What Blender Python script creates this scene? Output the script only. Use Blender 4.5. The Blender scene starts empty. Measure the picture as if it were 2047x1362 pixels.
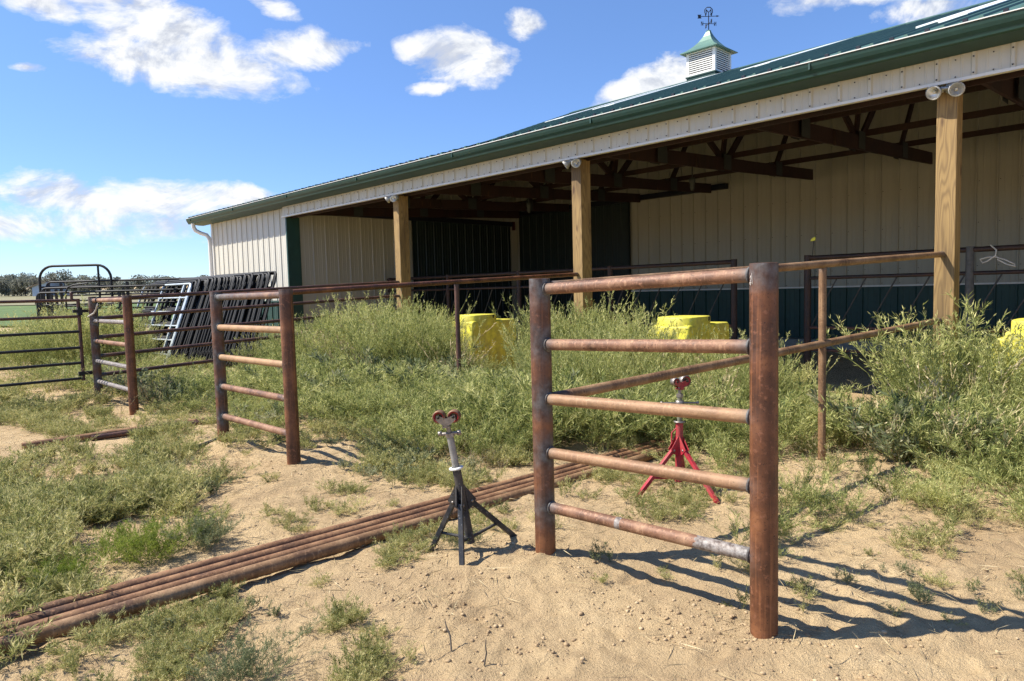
import bpy, math, random
import numpy as np
from mathutils import Vector, Matrix

R = math.radians
scene = bpy.context.scene
col = scene.collection
random.seed(7)
rng = np.random.default_rng(11)

# ------------------------------------------------------------------ frames
TH = 0.76881                       # angle of the barn's length to the view
ST, CT = math.sin(TH), math.cos(TH)
PHI = TH - math.pi / 2
def W(u, v, h=0.0):                # barn axes (u along the barn, v into it) -> world
    return Vector((u * ST + v * CT, -u * CT + v * ST, h))
def UV(x, y):
    return x * ST - y * CT, x * CT + y * ST

# ------------------------------------------------------------------ tagging
def tag(o, label=None, cat=None, group=None, kind=None):
    if label: o['label'] = label
    if cat: o['category'] = cat
    if group: o['group'] = group
    if kind: o['kind'] = kind
    return o
class Root:
    """an Empty at a thing's base; its parts are modelled in the same axes"""
    def __init__(s, name, u, v, h=0.0, label=None, cat=None, group=None, world=False, rot=None):
        s.o = bpy.data.objects.new(name, None); col.objects.link(s.o)
        s.o.empty_display_size = 0.2
        s.org = Vector((u, v, h))
        if world:
            s.o.location = (u, v, h); s.o.rotation_euler = (0, 0, rot or 0)
            if rot is not None: s.org = Vector((0, 0, 0))
        else:
            s.o.location = W(u, v, h); s.o.rotation_euler = (0, 0, PHI)
        tag(s.o, label, cat, group)

class MB:
    def __init__(s):
        s.v = []; s.f = []; s.sm = []; s.mk = []; s.mi = []; s.cur = 0
    def add(s, vs, fs, smooth=False, mk=None):
        b = len(s.v)
        s.v += [tuple(p) for p in vs]
        s.f += [tuple(b + i for i in f) for f in fs]
        s.sm += [smooth] * len(fs)
        s.mi += [s.cur] * len(fs)
        s.mk += list(mk) if mk is not None else [(0, 0, 0, 1)] * len(vs)
        return s
    def box(s, a, b):
        x0, y0, z0 = [min(p, q) for p, q in zip(a, b)]; x1, y1, z1 = [max(p, q) for p, q in zip(a, b)]
        return s.hexa([(x0, y0, z0), (x1, y0, z0), (x1, y1, z0), (x0, y1, z0), (x0, y0, z1), (x1, y0, z1), (x1, y1, z1), (x0, y1, z1)])
    def hexa(s, p):
        return s.add(p, [(0, 3, 2, 1), (4, 5, 6, 7), (0, 1, 5, 4), (1, 2, 6, 5), (2, 3, 7, 6), (3, 0, 4, 7)])
    def prism(s, poly, axis, a, b):
        """closed polygon in the two other axes, extruded along axis"""
        def P(q, t):
            q = list(q); q.insert(axis, t); return q
        n = len(poly)
        vs = [P(q, a) for q in poly] + [P(q, b) for q in poly]
        fs = [tuple(range(n))[::-1], tuple(range(n, 2 * n))] + [(i, (i + 1) % n, n + (i + 1) % n, n + i) for i in range(n)]
        return s.add(vs, fs)
    def tube(s, path, r, n=10, cap=True, mkf=None, closed=False, flat=None):
        path = [Vector(p) for p in path]; m = len(path)
        rs = r if isinstance(r, (list, tuple)) else [r] * m
        t0 = (path[1] - path[0]).normalized()
        up = Vector((0, 0, 1)) if abs(t0.z) < .9 else Vector((1, 0, 0))
        x = t0.cross(up).normalized(); rings = []; mk = []
        for i, p in enumerate(path):
            if closed: t = (path[(i + 1) % m] - path[i - 1])
            else: t = path[min(i + 1, m - 1)] - path[max(i - 1, 0)]
            t.normalize()
            x = (x - t * x.dot(t)).normalized(); y = t.cross(x)
            for k in range(n):
                a = 2 * math.pi * k / n
                fx, fy = (flat if flat else (1, 1))
                rings.append(p + (x * math.cos(a) * fx + y * math.sin(a) * fy) * rs[i])
                mk.append(mkf(rings[-1]) if mkf else (0, 0, 0, 1))
        fs = []
        for i in range(m if closed else m - 1):
            j = (i + 1) % m
            for k in range(n):
                l = (k + 1) % n
                fs.append((i * n + k, i * n + l, j * n + l, j * n + k))
        s.add(rings, fs, True, mk)
        if cap and not closed:
            s.add(rings[:n], [tuple(range(n))], False, mk[:n])
            s.add(rings[-n:], [tuple(range(n))[::-1]], False, mk[-n:])
        return s
    def pipe(s, a, b, r, n=12, seg=None, mkf=None, cap=True):
        a = Vector(a); b = Vector(b); L = (b - a).length
        k = max(1, int(L / seg)) if seg else 1
        return s.tube([a.lerp(b, i / k) for i in range(k + 1)], r, n, cap, mkf)
    def lathe(s, prof, c, axis=Vector((0, 0, 1)), n=16, smooth=True):
        """prof: (radius, height) along axis from c"""
        axis = Vector(axis).normalized()
        x = axis.cross(Vector((0, 0, 1)) if abs(axis.z) < .9 else Vector((1, 0, 0))).normalized(); y = axis.cross(x)
        vs = []
        for rr, h in prof:
            for k in range(n):
                a = 2 * math.pi * k / n
                vs.append(Vector(c) + axis * h + (x * math.cos(a) + y * math.sin(a)) * max(rr, 1e-4))
        fs = [(i * n + k, i * n + (k + 1) % n, (i + 1) * n + (k + 1) % n, (i + 1) * n + k) for i in range(len(prof) - 1) for k in range(n)]
        return s.add(vs, fs, smooth)
    def torus(s, c, axis, R_, r, n=18, m=6, mk=None):
        axis = Vector(axis).normalized()
        x = axis.cross(Vector((0, 0, 1)) if abs(axis.z) < .9 else Vector((1, 0, 0))).normalized(); y = axis.cross(x)
        pts = [Vector(c) + (x * math.cos(2 * math.pi * k / n) + y * math.sin(2 * math.pi * k / n)) * R_ for k in range(n)]
        return s.tube(pts, r, m, closed=True, mkf=(lambda p: mk) if mk else None)
    def mesh(s, name, org=(0, 0, 0)):
        me = bpy.data.meshes.new(name)
        o = Vector(org)
        me.from_pydata([(p[0] - o.x, p[1] - o.y, p[2] - o.z) for p in s.v], [], s.f)
        me.polygons.foreach_set('use_smooth', s.sm)
        if any(s.mi): me.polygons.foreach_set('material_index', s.mi)
        if any(m[0] or m[1] or m[2] for m in s.mk):
            at = me.color_attributes.new('mk', 'FLOAT_COLOR', 'POINT')
            at.data.foreach_set('color', [c for m in s.mk for c in m])
        import bmesh
        bm = bmesh.new(); bm.from_mesh(me); bmesh.ops.recalc_face_normals(bm, faces=bm.faces); bm.to_mesh(me); bm.free()
        return me
    def build(s, name, material, root=None, bevel=0, label=None, parent=None):
        org = root.org if root else (0, 0, 0)
        me = s.mesh(name, org)
        for mm in (material if isinstance(material, (list, tuple)) else [material]): me.materials.append(mm)
        o = bpy.data.objects.new(name, me); col.objects.link(o)
        if parent is not None: o.parent = parent
        elif root: o.parent = root.o
        if bevel:
            m = o.modifiers.new('bevel', 'BEVEL'); m.width = bevel; m.segments = 2; m.limit_method = 'ANGLE'
        if label: o['label'] = label
        return o

def copy_tree(o, parent=None):
    c = o.copy(); col.objects.link(c); c.parent = parent
    for ch in list(o.children): copy_tree(ch, c)
    return c

# ------------------------------------------------------------------ materials
class Mt:
    def __init__(s, name):
        s.m = bpy.data.materials.new(name); s.m.use_nodes = True
        s.t = s.m.node_tree; s.b = s.t.nodes['Principled BSDF']; s.out = s.t.nodes['Material Output']
        s.tc = None
    def n(s, ty, **k):
        x = s.t.nodes.new(ty)
        for a, b in k.items():
            if a.startswith('i_'): x.inputs[a[2:].replace('_', ' ')].default_value = b
            else: setattr(x, a, b)
        return x
    def l(s, a, b): s.t.links.new(a, b)
    def co(s, scale=(1, 1, 1), kind='Object', rot=None):
        if s.tc is None: s.tc = s.n('ShaderNodeTexCoord')
        mp = s.n('ShaderNodeMapping'); mp.inputs['Scale'].default_value = scale
        if rot: mp.inputs['Rotation'].default_value = rot
        s.l(s.tc.outputs[kind], mp.inputs['Vector']); return mp.outputs[0]
    def noise(s, vec, scale, detail=4, rough=.55, dist=0):
        x = s.n('ShaderNodeTexNoise'); x.inputs['Scale'].default_value = scale; x.inputs['Detail'].default_value = detail
        x.inputs['Roughness'].default_value = rough; x.inputs['Distortion'].default_value = dist
        if vec is not None: s.l(vec, x.inputs['Vector'])
        return x.outputs['Fac']
    def ramp(s, fac, stops):
        x = s.n('ShaderNodeValToRGB'); e = x.color_ramp.elements
        while len(e) < len(stops): e.new(.5)
        for i, (p, c) in enumerate(stops):
            e[i].position = p; e[i].color = (*c, 1) if len(c) == 3 else c
        s.l(fac, x.inputs[0]); return x.outputs[0]
    def mix(s, fac, a, b, mode='MIX'):
        x = s.n('ShaderNodeMix', data_type='RGBA', blend_type=mode)
        for i, q in ((0, fac), (6, a), (7, b)):
            if isinstance(q, (int, float)): x.inputs[i].default_value = q
            elif isinstance(q, tuple): x.inputs[i].default_value = (*q, 1) if len(q) == 3 else q
            else: s.l(q, x.inputs[i])
        return x.outputs[2]
    def math(s, op, a, b=0.0, clamp=False):
        x = s.n('ShaderNodeMath', operation=op, use_clamp=clamp)
        for i, q in ((0, a), (1, b)):
            if isinstance(q, (int, float)): x.inputs[i].default_value = q
            else: s.l(q, x.inputs[i])
        return x.outputs[0]
    def base(s, c):
        if isinstance(c, tuple): s.b.inputs['Base Color'].default_value = (*c, 1)
        else: s.l(c, s.b.inputs['Base Color'])
        return s
    def bump(s, fac, strength, dist=.01):
        x = s.n('ShaderNodeBump'); x.inputs['Strength'].default_value = strength; x.inputs['Distance'].default_value = dist
        s.l(fac, x.inputs['Height']); s.l(x.outputs[0], s.b.inputs['Normal']); return s
    def set(s, **k):
        for a, v in k.items(): s.b.inputs[a.replace('_', ' ')].default_value = v
        return s

def grey3(v): return (v, v, v)
def rust(name, ca, cb, cc, rough=.62, marks=True, scale=1.0):
    m = Mt(name); o = m.co()
    rnd = m.n('ShaderNodeObjectInfo').outputs['Random']
    addv = m.n('ShaderNodeVectorMath', operation='ADD'); m.l(o, addv.inputs[0])
    cmb = m.n('ShaderNodeCombineXYZ'); m.l(m.math('MULTIPLY', rnd, 37.0), cmb.inputs[0]); m.l(cmb.outputs[0], addv.inputs[1])
    o = addv.outputs[0]
    n1 = m.noise(o, 5 * scale, 5, .6); c = m.ramp(n1, [(.32, ca), (.5, cb), (.68, cc)])
    n2 = m.noise(o, 38 * scale, 4, .65)
    c = m.mix(m.ramp(n2, [(.56, (0, 0, 0)), (.68, (1, 1, 1))]), c, tuple(min(1, x * 1.55 + .015) for x in cb))
    n4 = m.noise(o, 90 * scale, 3, .7)
    c = m.mix(m.ramp(n4, [(.30, (1, 1, 1)), (.40, (0, 0, 0))]), c, tuple(x * .45 for x in ca))
    # faint scratches and drips along the length
    n3 = m.noise(m.co((60, 60, 1.6)), 1.2, 3, .5)
    c = m.mix(m.math('MULTIPLY', m.ramp(n3, [(.56, (0, 0, 0)), (.72, (1, 1, 1))]), .42), c, tuple(x * 1.7 for x in cc))
    if marks:
        at = m.n('ShaderNodeAttribute', attribute_name='mk'); sp = m.n('ShaderNodeSeparateColor'); m.l(at.outputs['Color'], sp.inputs[0])
        nz = m.noise(o, 22, 4, .6)
        h = m.math('MULTIPLY', sp.outputs[0], m.math('ADD', m.math('MULTIPLY', nz, 1.1), .45), True)
        c = m.mix(h, c, m.ramp(nz, [(.35, (.032, .030, .030)), (.7, (.15, .148, .145))]))
        g = m.math('GREATER_THAN', m.math('MULTIPLY', sp.outputs[1], m.math('ADD', nz, .5)), .47)
        c = m.mix(m.math('MULTIPLY', g, .8), c, m.ramp(m.noise(o, 45, 5, .7), [(.38, (.08, .07, .065)), (.6, (.33, .32, .30))]))
        t = m.math('MULTIPLY', sp.outputs[2], m.math('ADD', m.math('MULTIPLY', m.noise(o, 12, 4), 1.2), .2), True)
        c = m.mix(t, c, (.46, .29, .14))
    m.base(c); m.set(Metallic=.12)
    m.l(m.ramp(n1, [(.3, grey3(rough - .12)), (.7, grey3(rough + .1))]), m.b.inputs['Roughness'])
    m.bump(m.math('ADD', n2, m.math('MULTIPLY', n4, .6)), .38, .005)
    return m.m
RUST_POST = rust('rust_post', (.050, .019, .009), (.125, .045, .018), (.26, .105, .040), .52)
RUST_RAIL = rust('rust_rail', (.085, .042, .024), (.205, .100, .055), (.36, .215, .125), .62)
RUST_DARK = rust('rust_dark', (.045, .022, .016), (.085, .038, .026), (.14, .065, .04), .55)
RUST_GROUND = rust('rust_ground', (.085, .042, .020), (.20, .098, .044), (.36, .205, .10), .68)
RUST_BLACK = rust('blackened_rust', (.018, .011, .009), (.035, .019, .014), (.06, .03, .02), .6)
RUST_OCHRE = rust('rust_ochre', (.11, .055, .026), (.21, .115, .052), (.34, .21, .11), .68)

def simple(name, c, rough=.5, metal=0, var=.12, scale=6, bump=0, spec=None):
    m = Mt(name); n = m.noise(m.co(), scale, 5, .6)
    m.base(m.ramp(n, [(.3, tuple(x * (1 - var) for x in c)), (.7, tuple(min(1, x * (1 + var)) for x in c))]))
    m.set(Roughness=rough, Metallic=metal)
    if bump: m.bump(m.noise(m.co(), scale * 8, 4), bump, .004)
    return m.m
def chipped(name, c, under, rough=.5):
    m = Mt(name); o = m.co(); n = m.noise(o, 9, 4, .6); k = m.noise(o, 38, 5, .75); d = m.noise(o, 5, 4, .6)
    b = m.ramp(n, [(.3, tuple(x * .7 for x in c)), (.7, tuple(x * 1.25 for x in c))])
    b = m.mix(m.ramp(k, [(.60, (0, 0, 0)), (.63, (1, 1, 1))]), b, under)
    b = m.mix(m.math('MULTIPLY', m.ramp(d, [(.42, (0, 0, 0)), (.7, (1, 1, 1))]), .35), b, (.30, .23, .15))
    m.base(b); m.l(m.ramp(k, [(.3, grey3(rough)), (.7, grey3(rough + .3))]), m.b.inputs['Roughness']); m.bump(k, .3, .002); return m.m
def cream(name, c):
    m = Mt(name); o = m.co()
    n = m.noise(m.co((.6, .6, .12)), 3, 5, .6); n2 = m.noise(o, 30, 4, .7); st = m.noise(m.co((14, 14, .5)), 1.0, 4, .6)
    c1 = m.ramp(n, [(.3, tuple(x * .90 for x in c)), (.7, c)])
    c1 = m.mix(m.math('MULTIPLY', m.ramp(n2, [(.6, (0, 0, 0)), (.8, (1, 1, 1))]), .15), c1, (.30, .24, .16))
    c1 = m.mix(m.math('MULTIPLY', m.ramp(st, [(.55, (0, 0, 0)), (.75, (1, 1, 1))]), .28), c1, tuple(x * .6 for x in c))
    m.base(c1); m.set(Roughness=.42); m.bump(m.noise(m.co((1, 1, .3)), 5, 2), .12, .02); return m.m
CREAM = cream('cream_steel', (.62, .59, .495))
CREAM_SHADED = cream('cream_steel_shaded', (.37, .36, .295))  # same cream steel, darkened to put the interior's shade into the colour
WHITE = simple('white_metal', (.74, .73, .68), .4, 0, .05)
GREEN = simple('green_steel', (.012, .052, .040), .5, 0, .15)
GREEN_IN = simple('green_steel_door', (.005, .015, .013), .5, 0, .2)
def roof_mat():
    m = Mt('green_roof'); n = m.noise(m.co((1, .15, 1)), 4, 5)
    m.base(m.ramp(n, [(.3, (.034, .090, .074)), (.7, (.052, .122, .100))])); m.set(Roughness=.62); return m.m
ROOF = roof_mat()
COPPERGREEN = simple('pale_green_metal', (.115, .215, .165), .42, .15, .12, 4)
SKYL = simple('translucent_panel', (.72, .76, .74), .35, 0, .06)
DARKM = simple('dark_metal', (.012, .014, .022), .45, .3, .2)
BLACKP = simple('black_powder_coat', (.008, .008, .008), .6, 0, .25, 20)
GLAREP = simple('glare_pale_metal', (.52, .57, .58), .4, .3, .2, 14)  # sun and sky glare on the tubes, put in as a pale colour
GALV = simple('galvanised', (.42, .42, .40), .45, .6, .15, 15)
GREYPIPE = simple('grey_pipe', (.30, .29, .26), .6, .3, .25, 20, .1)
REDP = simple('red_paint', (.27, .012, .022), .5, 0, .3, 18, .08)
REDRIM = simple('red_rim', (.45, .025, .03), .45, 0, .2, 20)
NAVYP = simple('blue_black_paint', (.018, .022, .028), .42, .1, .5, 16, .1)
STEEL = simple('worn_steel', (.28, .25, .22), .45, .7, .3, 25, .1)
BROWNRUB = simple('brown_roller', (.20, .11, .06), .6, .3, .3, 25, .1)
YEL = chipped('faded_yellow_plastic', (.74, .67, .07), (.64, .58, .14), .42)
SLATE = simple('dark_slot', (.02, .018, .012), .8)
CONC = simple('concrete', (.33, .31, .27), .85, 0, .25, 7, .2)
WIREM = simple('pale_wire', (.55, .53, .48), .5, .3, .1)
TAGM = simple('yellow_tag', (.78, .76, .06), .5, 0, .1)
LAMPW = simple('lamp_housing', (.40, .39, .36), .45, .3, .12, 20)
GLASS = Mt('lamp_glass').base((.68, .66, .60)).set(Roughness=.2, Metallic=.15, Coat_Weight=.8).m
REFL = simple('reflector', (.85, .84, .78), .4, .95, .1, 30)
BULBM = simple('bulb_glass', (.78, .70, .48), .3, 0, .1)
REDP = chipped('chipped_red_paint', (.37, .014, .028), (.10, .045, .03)); NAVYP = chipped('chipped_dark_paint', (.016, .019, .025), (.13, .13, .13))
def wood(name, a, b, c):
    m = Mt(name)
    rnd = m.n('ShaderNodeObjectInfo').outputs['Random']
    cmb = m.n('ShaderNodeCombineXYZ'); m.l(m.math('MULTIPLY', rnd, 11.0), cmb.inputs[2]); m.l(m.math('MULTIPLY', rnd, 3.0), cmb.inputs[0])
    def cc(sc):
        x = m.n('ShaderNodeVectorMath', operation='ADD'); m.l(m.co(sc), x.inputs[0]); m.l(cmb.outputs[0], x.inputs[1]); return x.outputs[0]
    # growth rings cut lengthwise: contour lines of a stretched noise, with knots
    g1 = m.noise(cc((6.5, 6.5, .75)), 1.0, 2, .35)
    ring = m.math('SINE', m.math('MULTIPLY', g1, 115.0))
    ring = m.math('ADD', m.math('MULTIPLY', ring, .5), .5)
    n = m.noise(cc((45, 45, 1.2)), 2, 5, .65)
    c1 = m.mix(m.math('MULTIPLY', m.math('POWER', ring, 1.6), .5), b, a)
    c1 = m.mix(m.math('MULTIPLY', m.ramp(n, [(.4, (0, 0, 0)), (.75, (1, 1, 1))]), .55), c1, c)
    k = m.noise(cc((2.2, 2.2, .45)), 1.3, 3)
    c1 = m.mix(m.ramp(k, [(.52, (0, 0, 0)), (.68, (.65, .65, .65))]), c1, tuple(x * .6 for x in a))
    kn = m.n('ShaderNodeTexVoronoi'); kn.inputs['Scale'].default_value = 1.0; m.l(cc((5, 5, 1.5)), kn.inputs['Vector'])
    c1 = m.mix(m.ramp(kn.outputs['Distance'], [(.07, (.9, .9, .9)), (.13, (0, 0, 0))]), c1, (.07, .030, .012))
    cr = m.noise(cc((70, 70, .35)), 1.0, 3, .5)
    c1 = m.mix(m.ramp(cr, [(.66, (0, 0, 0)), (.70, (.8, .8, .8))]), c1, (.05, .03, .015))
    m.base(c1); m.set(Roughness=.72); m.bump(m.math('ADD', n, m.math('MULTIPLY', ring, .5)), .25, .004); return m.m
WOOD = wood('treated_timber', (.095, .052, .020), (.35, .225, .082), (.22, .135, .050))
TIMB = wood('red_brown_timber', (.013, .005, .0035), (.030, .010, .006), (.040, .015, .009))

# ------------------------------------------------------------------ ground
def vnoise(x, y, s, seed):
    r = np.random.default_rng(seed); T = r.random((256, 256))
    x = x / s; y = y / s
    xi = np.floor(x).astype(int); yi = np.floor(y).astype(int); fx = x - xi; fy = y - yi
    fx = fx * fx * (3 - 2 * fx); fy = fy * fy * (3 - 2 * fy)
    g = lambda a, b: T[a % 256, b % 256]
    return (g(xi, yi) * (1 - fx) + g(xi + 1, yi) * fx) * (1 - fy) + (g(xi, yi + 1) * (1 - fx) + g(xi + 1, yi + 1) * fx) * fy - .5
MOUNDS = [(-2.62, 2.62, .55, .05), (-3.0, 2.2, .5, .03), (-1.35, 2.70, .45, .02), (-7.1, 2.75, .5, .05), (-5.6, 2.9, .6, .05), (-5.9, 3.3, .5, .04), (-2.4, 5.5, .4, .04),
          (-.4, 1.9, .8, .02), (-1.0, 1.6, .5, -.02)]
_pr = np.random.default_rng(8)
PRINTS = [(_pr.uniform(-3.2, 1.2), _pr.uniform(1.0, 4.0), _pr.uniform(.05, .085)) for _ in range(46)]
def GH(x, y, fine=True):
    x = np.asarray(x, float); y = np.asarray(y, float)
    d = np.hypot(x, y)
    h = .035 * vnoise(x, y, 1.7, 1) + .02 * vnoise(x + 3, y, .6, 2)
    u = x * ST - y * CT; v = x * CT + y * ST
    for (a, b, r, m) in MOUNDS:
        h = h + m * np.exp(-((u - a) ** 2 + (v - b) ** 2) / (r * r * .5))
    if fine:
        near = np.clip((16 - d) / 8, 0, 1)
        h = h + near * (.020 * vnoise(x, y, .27, 3) + .012 * np.abs(vnoise(x, y, .12, 4)) * 2 * (vnoise(x, y, .9, 9) > -.1) + .013 * vnoise(x, y, .055, 5) + .008 * vnoise(x, y, .03, 15) + .010 * np.maximum(0, vnoise(x, y, .045, 16) - .2) * 2 * (vnoise(x, y, .4, 17) > 0))
        tr = np.sin((u * 1.0 + v * .25) * 26 + 5 * vnoise(x, y, .8, 6)) * np.clip((vnoise(x, y, .5, 7) - .1) * 5, 0, 1)
        h = h + near * .006 * tr
        # hoof and boot prints: shallow rimmed hollows
        for (pu, pv, pr) in PRINTS:
            if pr == 0: continue
            q = ((u - pu) ** 2 + ((v - pv) * .6) ** 2) / (pr * pr)
            h = h + near * (.010 * np.exp(-((q - 1.5) ** 2) * 2.0) - .016 * np.exp(-q * 1.4))
        rg_ = np.abs(vnoise(x + .05 * vnoise(x, y, .1, 31), y, .17, 30))
        h = h + near * .012 * np.clip(.12 - rg_, 0, .12) / .12 * (vnoise(x, y, .6, 32) > 0)
    h = h * np.clip((60 - d) / 40, .15, 1)
    h = h + .0185 * np.maximum(0, d - 30)
    ins = (v > 9.5) & (u > -16.5)
    h = np.where(ins, h * .5 - .05, h)
    return h
def ghs(u, v):
    p = W(u, v); return float(GH(p.x, p.y))
def grid_mesh(name, xs, ys, hf, material):
    X, Y = np.meshgrid(xs, ys); Z = hf(X, Y)
    nx, ny = len(xs), len(ys)
    co = np.stack([X, Y, Z], -1).reshape(-1, 3).astype(np.float32)
    i = np.arange(nx * ny).reshape(ny, nx)
    q = np.stack([i[:-1, :-1], i[:-1, 1:], i[1:, 1:], i[1:, :-1]], -1).reshape(-1, 4)
    me = quads_mesh(name, co, q); me.materials.append(material)
    me.polygons.foreach_set('use_smooth', np.ones(len(q), bool))
    o = bpy.data.objects.new(name, me); col.objects.link(o); return o
def quads_mesh(name, co, q):
    me = bpy.data.meshes.new(name); n = len(q); k = q.shape[1]
    me.vertices.add(len(co)); me.vertices.foreach_set('co', np.ascontiguousarray(co, np.float32).ravel())
    me.loops.add(n * k); me.loops.foreach_set('vertex_index', np.ascontiguousarray(q, np.int32).ravel())
    me.polygons.add(n); me.polygons.foreach_set('loop_start', np.arange(0, n * k, k, dtype=np.int32))
    me.update(calc_edges=True); return me
def graded(lo, hi, a, b, step, grow=1.17):
    c = list(np.arange(a, b, step)); s = step; x = a; L = []
    while x > lo: s *= grow; x -= s; L.append(x)
    s = step; x = c[-1]; H = []
    while x < hi: s *= grow; x += s; H.append(x)
    return np.array(L[::-1] + c + H)
def sand_mat():
    m = Mt('sandy_dirt'); g = m.co((1, 1, 1))
    n1 = m.noise(g, .9, 6, .6); n2 = m.noise(g, 7, 6, .65); n3 = m.noise(g, 60, 5, .7); n4 = m.noise(g, 220, 3, .6)
    c = m.ramp(n1, [(.3, (.42, .295, .165)), (.55, (.58, .425, .235)), (.75, (.67, .505, .295))])
    c = m.mix(m.ramp(n2, [(.52, (0, 0, 0)), (.72, (.55, .55, .55))]), c, (.34, .235, .135))
    c = m.mix(m.math('MULTIPLY', m.ramp(n3, [(.55, (0, 0, 0)), (.7, (1, 1, 1))]), .35), c, (.28, .19, .11))
    c = m.mix(m.math('MULTIPLY', m.ramp(n4, [(.3, (1, 1, 1)), (.42, (0, 0, 0))]), .25), c, (.66, .52, .33))
    m.base(c); m.set(Roughness=.95); m.b.inputs['Specular IOR Level'].default_value = .15
    m.bump(m.math('ADD', m.math('MULTIPLY', n3, 1.0), m.math('MULTIPLY', n4, .45)), 1.0, .022)
    return m.m
SAND = sand_mat()
def dry_mat():
    m = Mt('far_ground'); g = m.co()
    n = m.noise(g, .05, 6); n2 = m.noise(g, 1.2, 6, .7)
    m.base(m.mix(m.math('MULTIPLY', n2, .6), m.ramp(n, [(.35, (.28, .22, .13)), (.65, (.20, .19, .09))]), (.16, .17, .07))); m.set(Roughness=.95); return m.m
gx = graded(-5500, 5500, -3.6, 3.6, .017, 1.05); gy = graded(-3000, 6000, 1.5, 5.6, .017, 1.05)
g = grid_mesh('ground', gx, gy, GH, SAND); tag(g, 'sandy dirt yard with clods and tracks', kind='structure')
fx = np.linspace(-150, -2, 75); fy = np.linspace(36, 75, 30)
def field_mat():
    m = Mt('green_crop'); g = m.co(); n = m.noise(m.co((1, .3, 1)), .35, 6); n2 = m.noise(g, 3, 5, .7)
    m.base(m.mix(m.math('MULTIPLY', n2, .4), m.ramp(n, [(.35, (.075, .125, .018)), (.65, (.11, .165, .026))]), (.05, .09, .02))); m.set(Roughness=.9); return m.m
f = grid_mesh('green_field', fx, fy, lambda x, y: GH(x, y, False) + .10, field_mat()); tag(f, 'flat green crop field beyond the yard', kind='structure')
fx = np.linspace(-420, 60, 90); fy = np.linspace(75.3, 420, 60)
f = grid_mesh('dry_field', fx, fy, lambda x, y: GH(x, y, False) + .16, dry_mat()); tag(f, 'dry tan field in the distance', kind='structure')

# ------------------------------------------------------------------ barn
VW, VB, VR = 8.27, 16.27, 16.37
HE, HR = 3.88, 6.76
SL = (HR - HE) / (VR - 7.80)
def roofh(v): return HE + SL * (v - 7.80)
UE, UR = -21.2, 9.0                # the two ends of the building
UO = -16.47                        # where the open bays begin
barn = Root('barn', UO, VW, 0, 'long cream steel barn with dark green roof, open timber-post bays and a louvred cupola', 'barn')
def rib_wall(mb, axis, a0, a1, pos, h0, h1f, out, pitch, first, rw=.028, rd=.022, minor=True):
    """ribbed sheet: axis 'u' (runs along u at v=pos) or 'v'; out = +-1 outward sense on the other axis"""
    def P(a, d, h): return (a, pos + out * d, h) if axis == 'u' else (pos + out * d, a, h)
    pr = []; x = first
    while x > a0: x -= pitch
    x += pitch; ribs = []
    while x < a1: ribs.append(x); x += pitch
    pts = [(a0, 0)]
    prev = a0
    for r in ribs:
        if r - rw * 1.2 <= a0 or r + rw * 1.2 >= a1: continue
        if minor and r - prev > pitch * .6:
            for k in (1, 2):
                c = prev + (r - prev) * k / 3
                pts += [(c - .012, 0), (c - .006, .004), (c + .006, .004), (c + .012, 0)]
        pts += [(r - rw, 0), (r - rw * .5, rd), (r + rw * .5, rd), (r + rw, 0)]
        prev = r
    pts.append((a1, 0))
    vs = []; fs = []
    for (a, d) in pts: vs += [P(a, d, h0(a) if callable(h0) else h0), P(a, d, h1f(a) if callable(h1f) else h1f)]
    for i in range(len(pts) - 1): fs.append((2 * i, 2 * i + 2, 2 * i + 3, 2 * i + 1))
    return mb.add(vs, fs)
# front wall of the closed bay, with wainscot and base
m = MB(); rib_wall(m, 'u', UE + .06, UO, VW, 1.40, 3.74, -1, .33, -20.513); m.build('front_wall', CREAM, barn)
m = MB(); rib_wall(m, 'u', UE + .06, UO, VW, .0, 1.36, -1, .33, -20.513); m.box((UE + .06, VW - .03, 1.36), (UO, VW + .0, 1.40)); m.build('wainscot', GREEN, barn)
m = MB(); m.box((UE - .05, VW - .045, -.2), (UE + .06, VW + .10, 3.74)); m.box((UE - .05, VW + .10, -.2), (UE, VW + .2, 3.74)); m.build('corner_trim', WHITE, barn)
m = MB(); m.box((UO - .02, VW - .05, -.1), (UO + .04, VW + .30, 3.46)); m.build('door_trim', GREEN, barn)
# gable end, far and back walls
m = MB()
rib_wall(m, 'v', VW + .1, VR, UE, -.1, lambda v: 3.70 + .15 * (v - VW), -1, .33, 8.6)
rib_wall(m, 'v', VR, 25, UE, -.1, lambda v: 3.70 + .15 * (25 - v), -1, .33, VR)
m.build('gable_wall', CREAM, barn)
# cross wall in the open part
m = MB(); rib_wall(m, 'v', VW + .32, VB, UO, -.1, lambda v: roofh(v) - .25, 1, .355, 8.597); m.build('cross_wall', CREAM_SHADED, barn)
# back wall, wainscot, kerb
m = MB(); rib_wall(m, 'u', UO, UR, VB, 1.40, roofh(VB) - .2, -1, .35, -11.65, .020, .036); bwall = m
m = MB(); rib_wall(m, 'u', UO, UR, VB, .2, 1.36, -1, .35, -11.65, .020, .036); m.box((UO, VB - .04, 1.36), (UR, VB, 1.375)); m.build('wainscot', GREEN, barn)
m = MB(); m.box((UO, VB - .045, 1.377), (UR, VB, 1.41)); m.build('wainscot_cap', WHITE, barn)
m = MB(); m.box((UO + .02, VB - .45, -.3), (UR, VB + .2, .22)); m.build('concrete_kerb', CONC, barn, bevel=.02)
m = MB(); m.box((UO, 25, -.1), (UR, 25.15, 3.9)); m.box((UR, VB, -.1), (UR + .12, 25.1, 3.9)); m.build('rear_wall', CREAM, barn)
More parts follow.
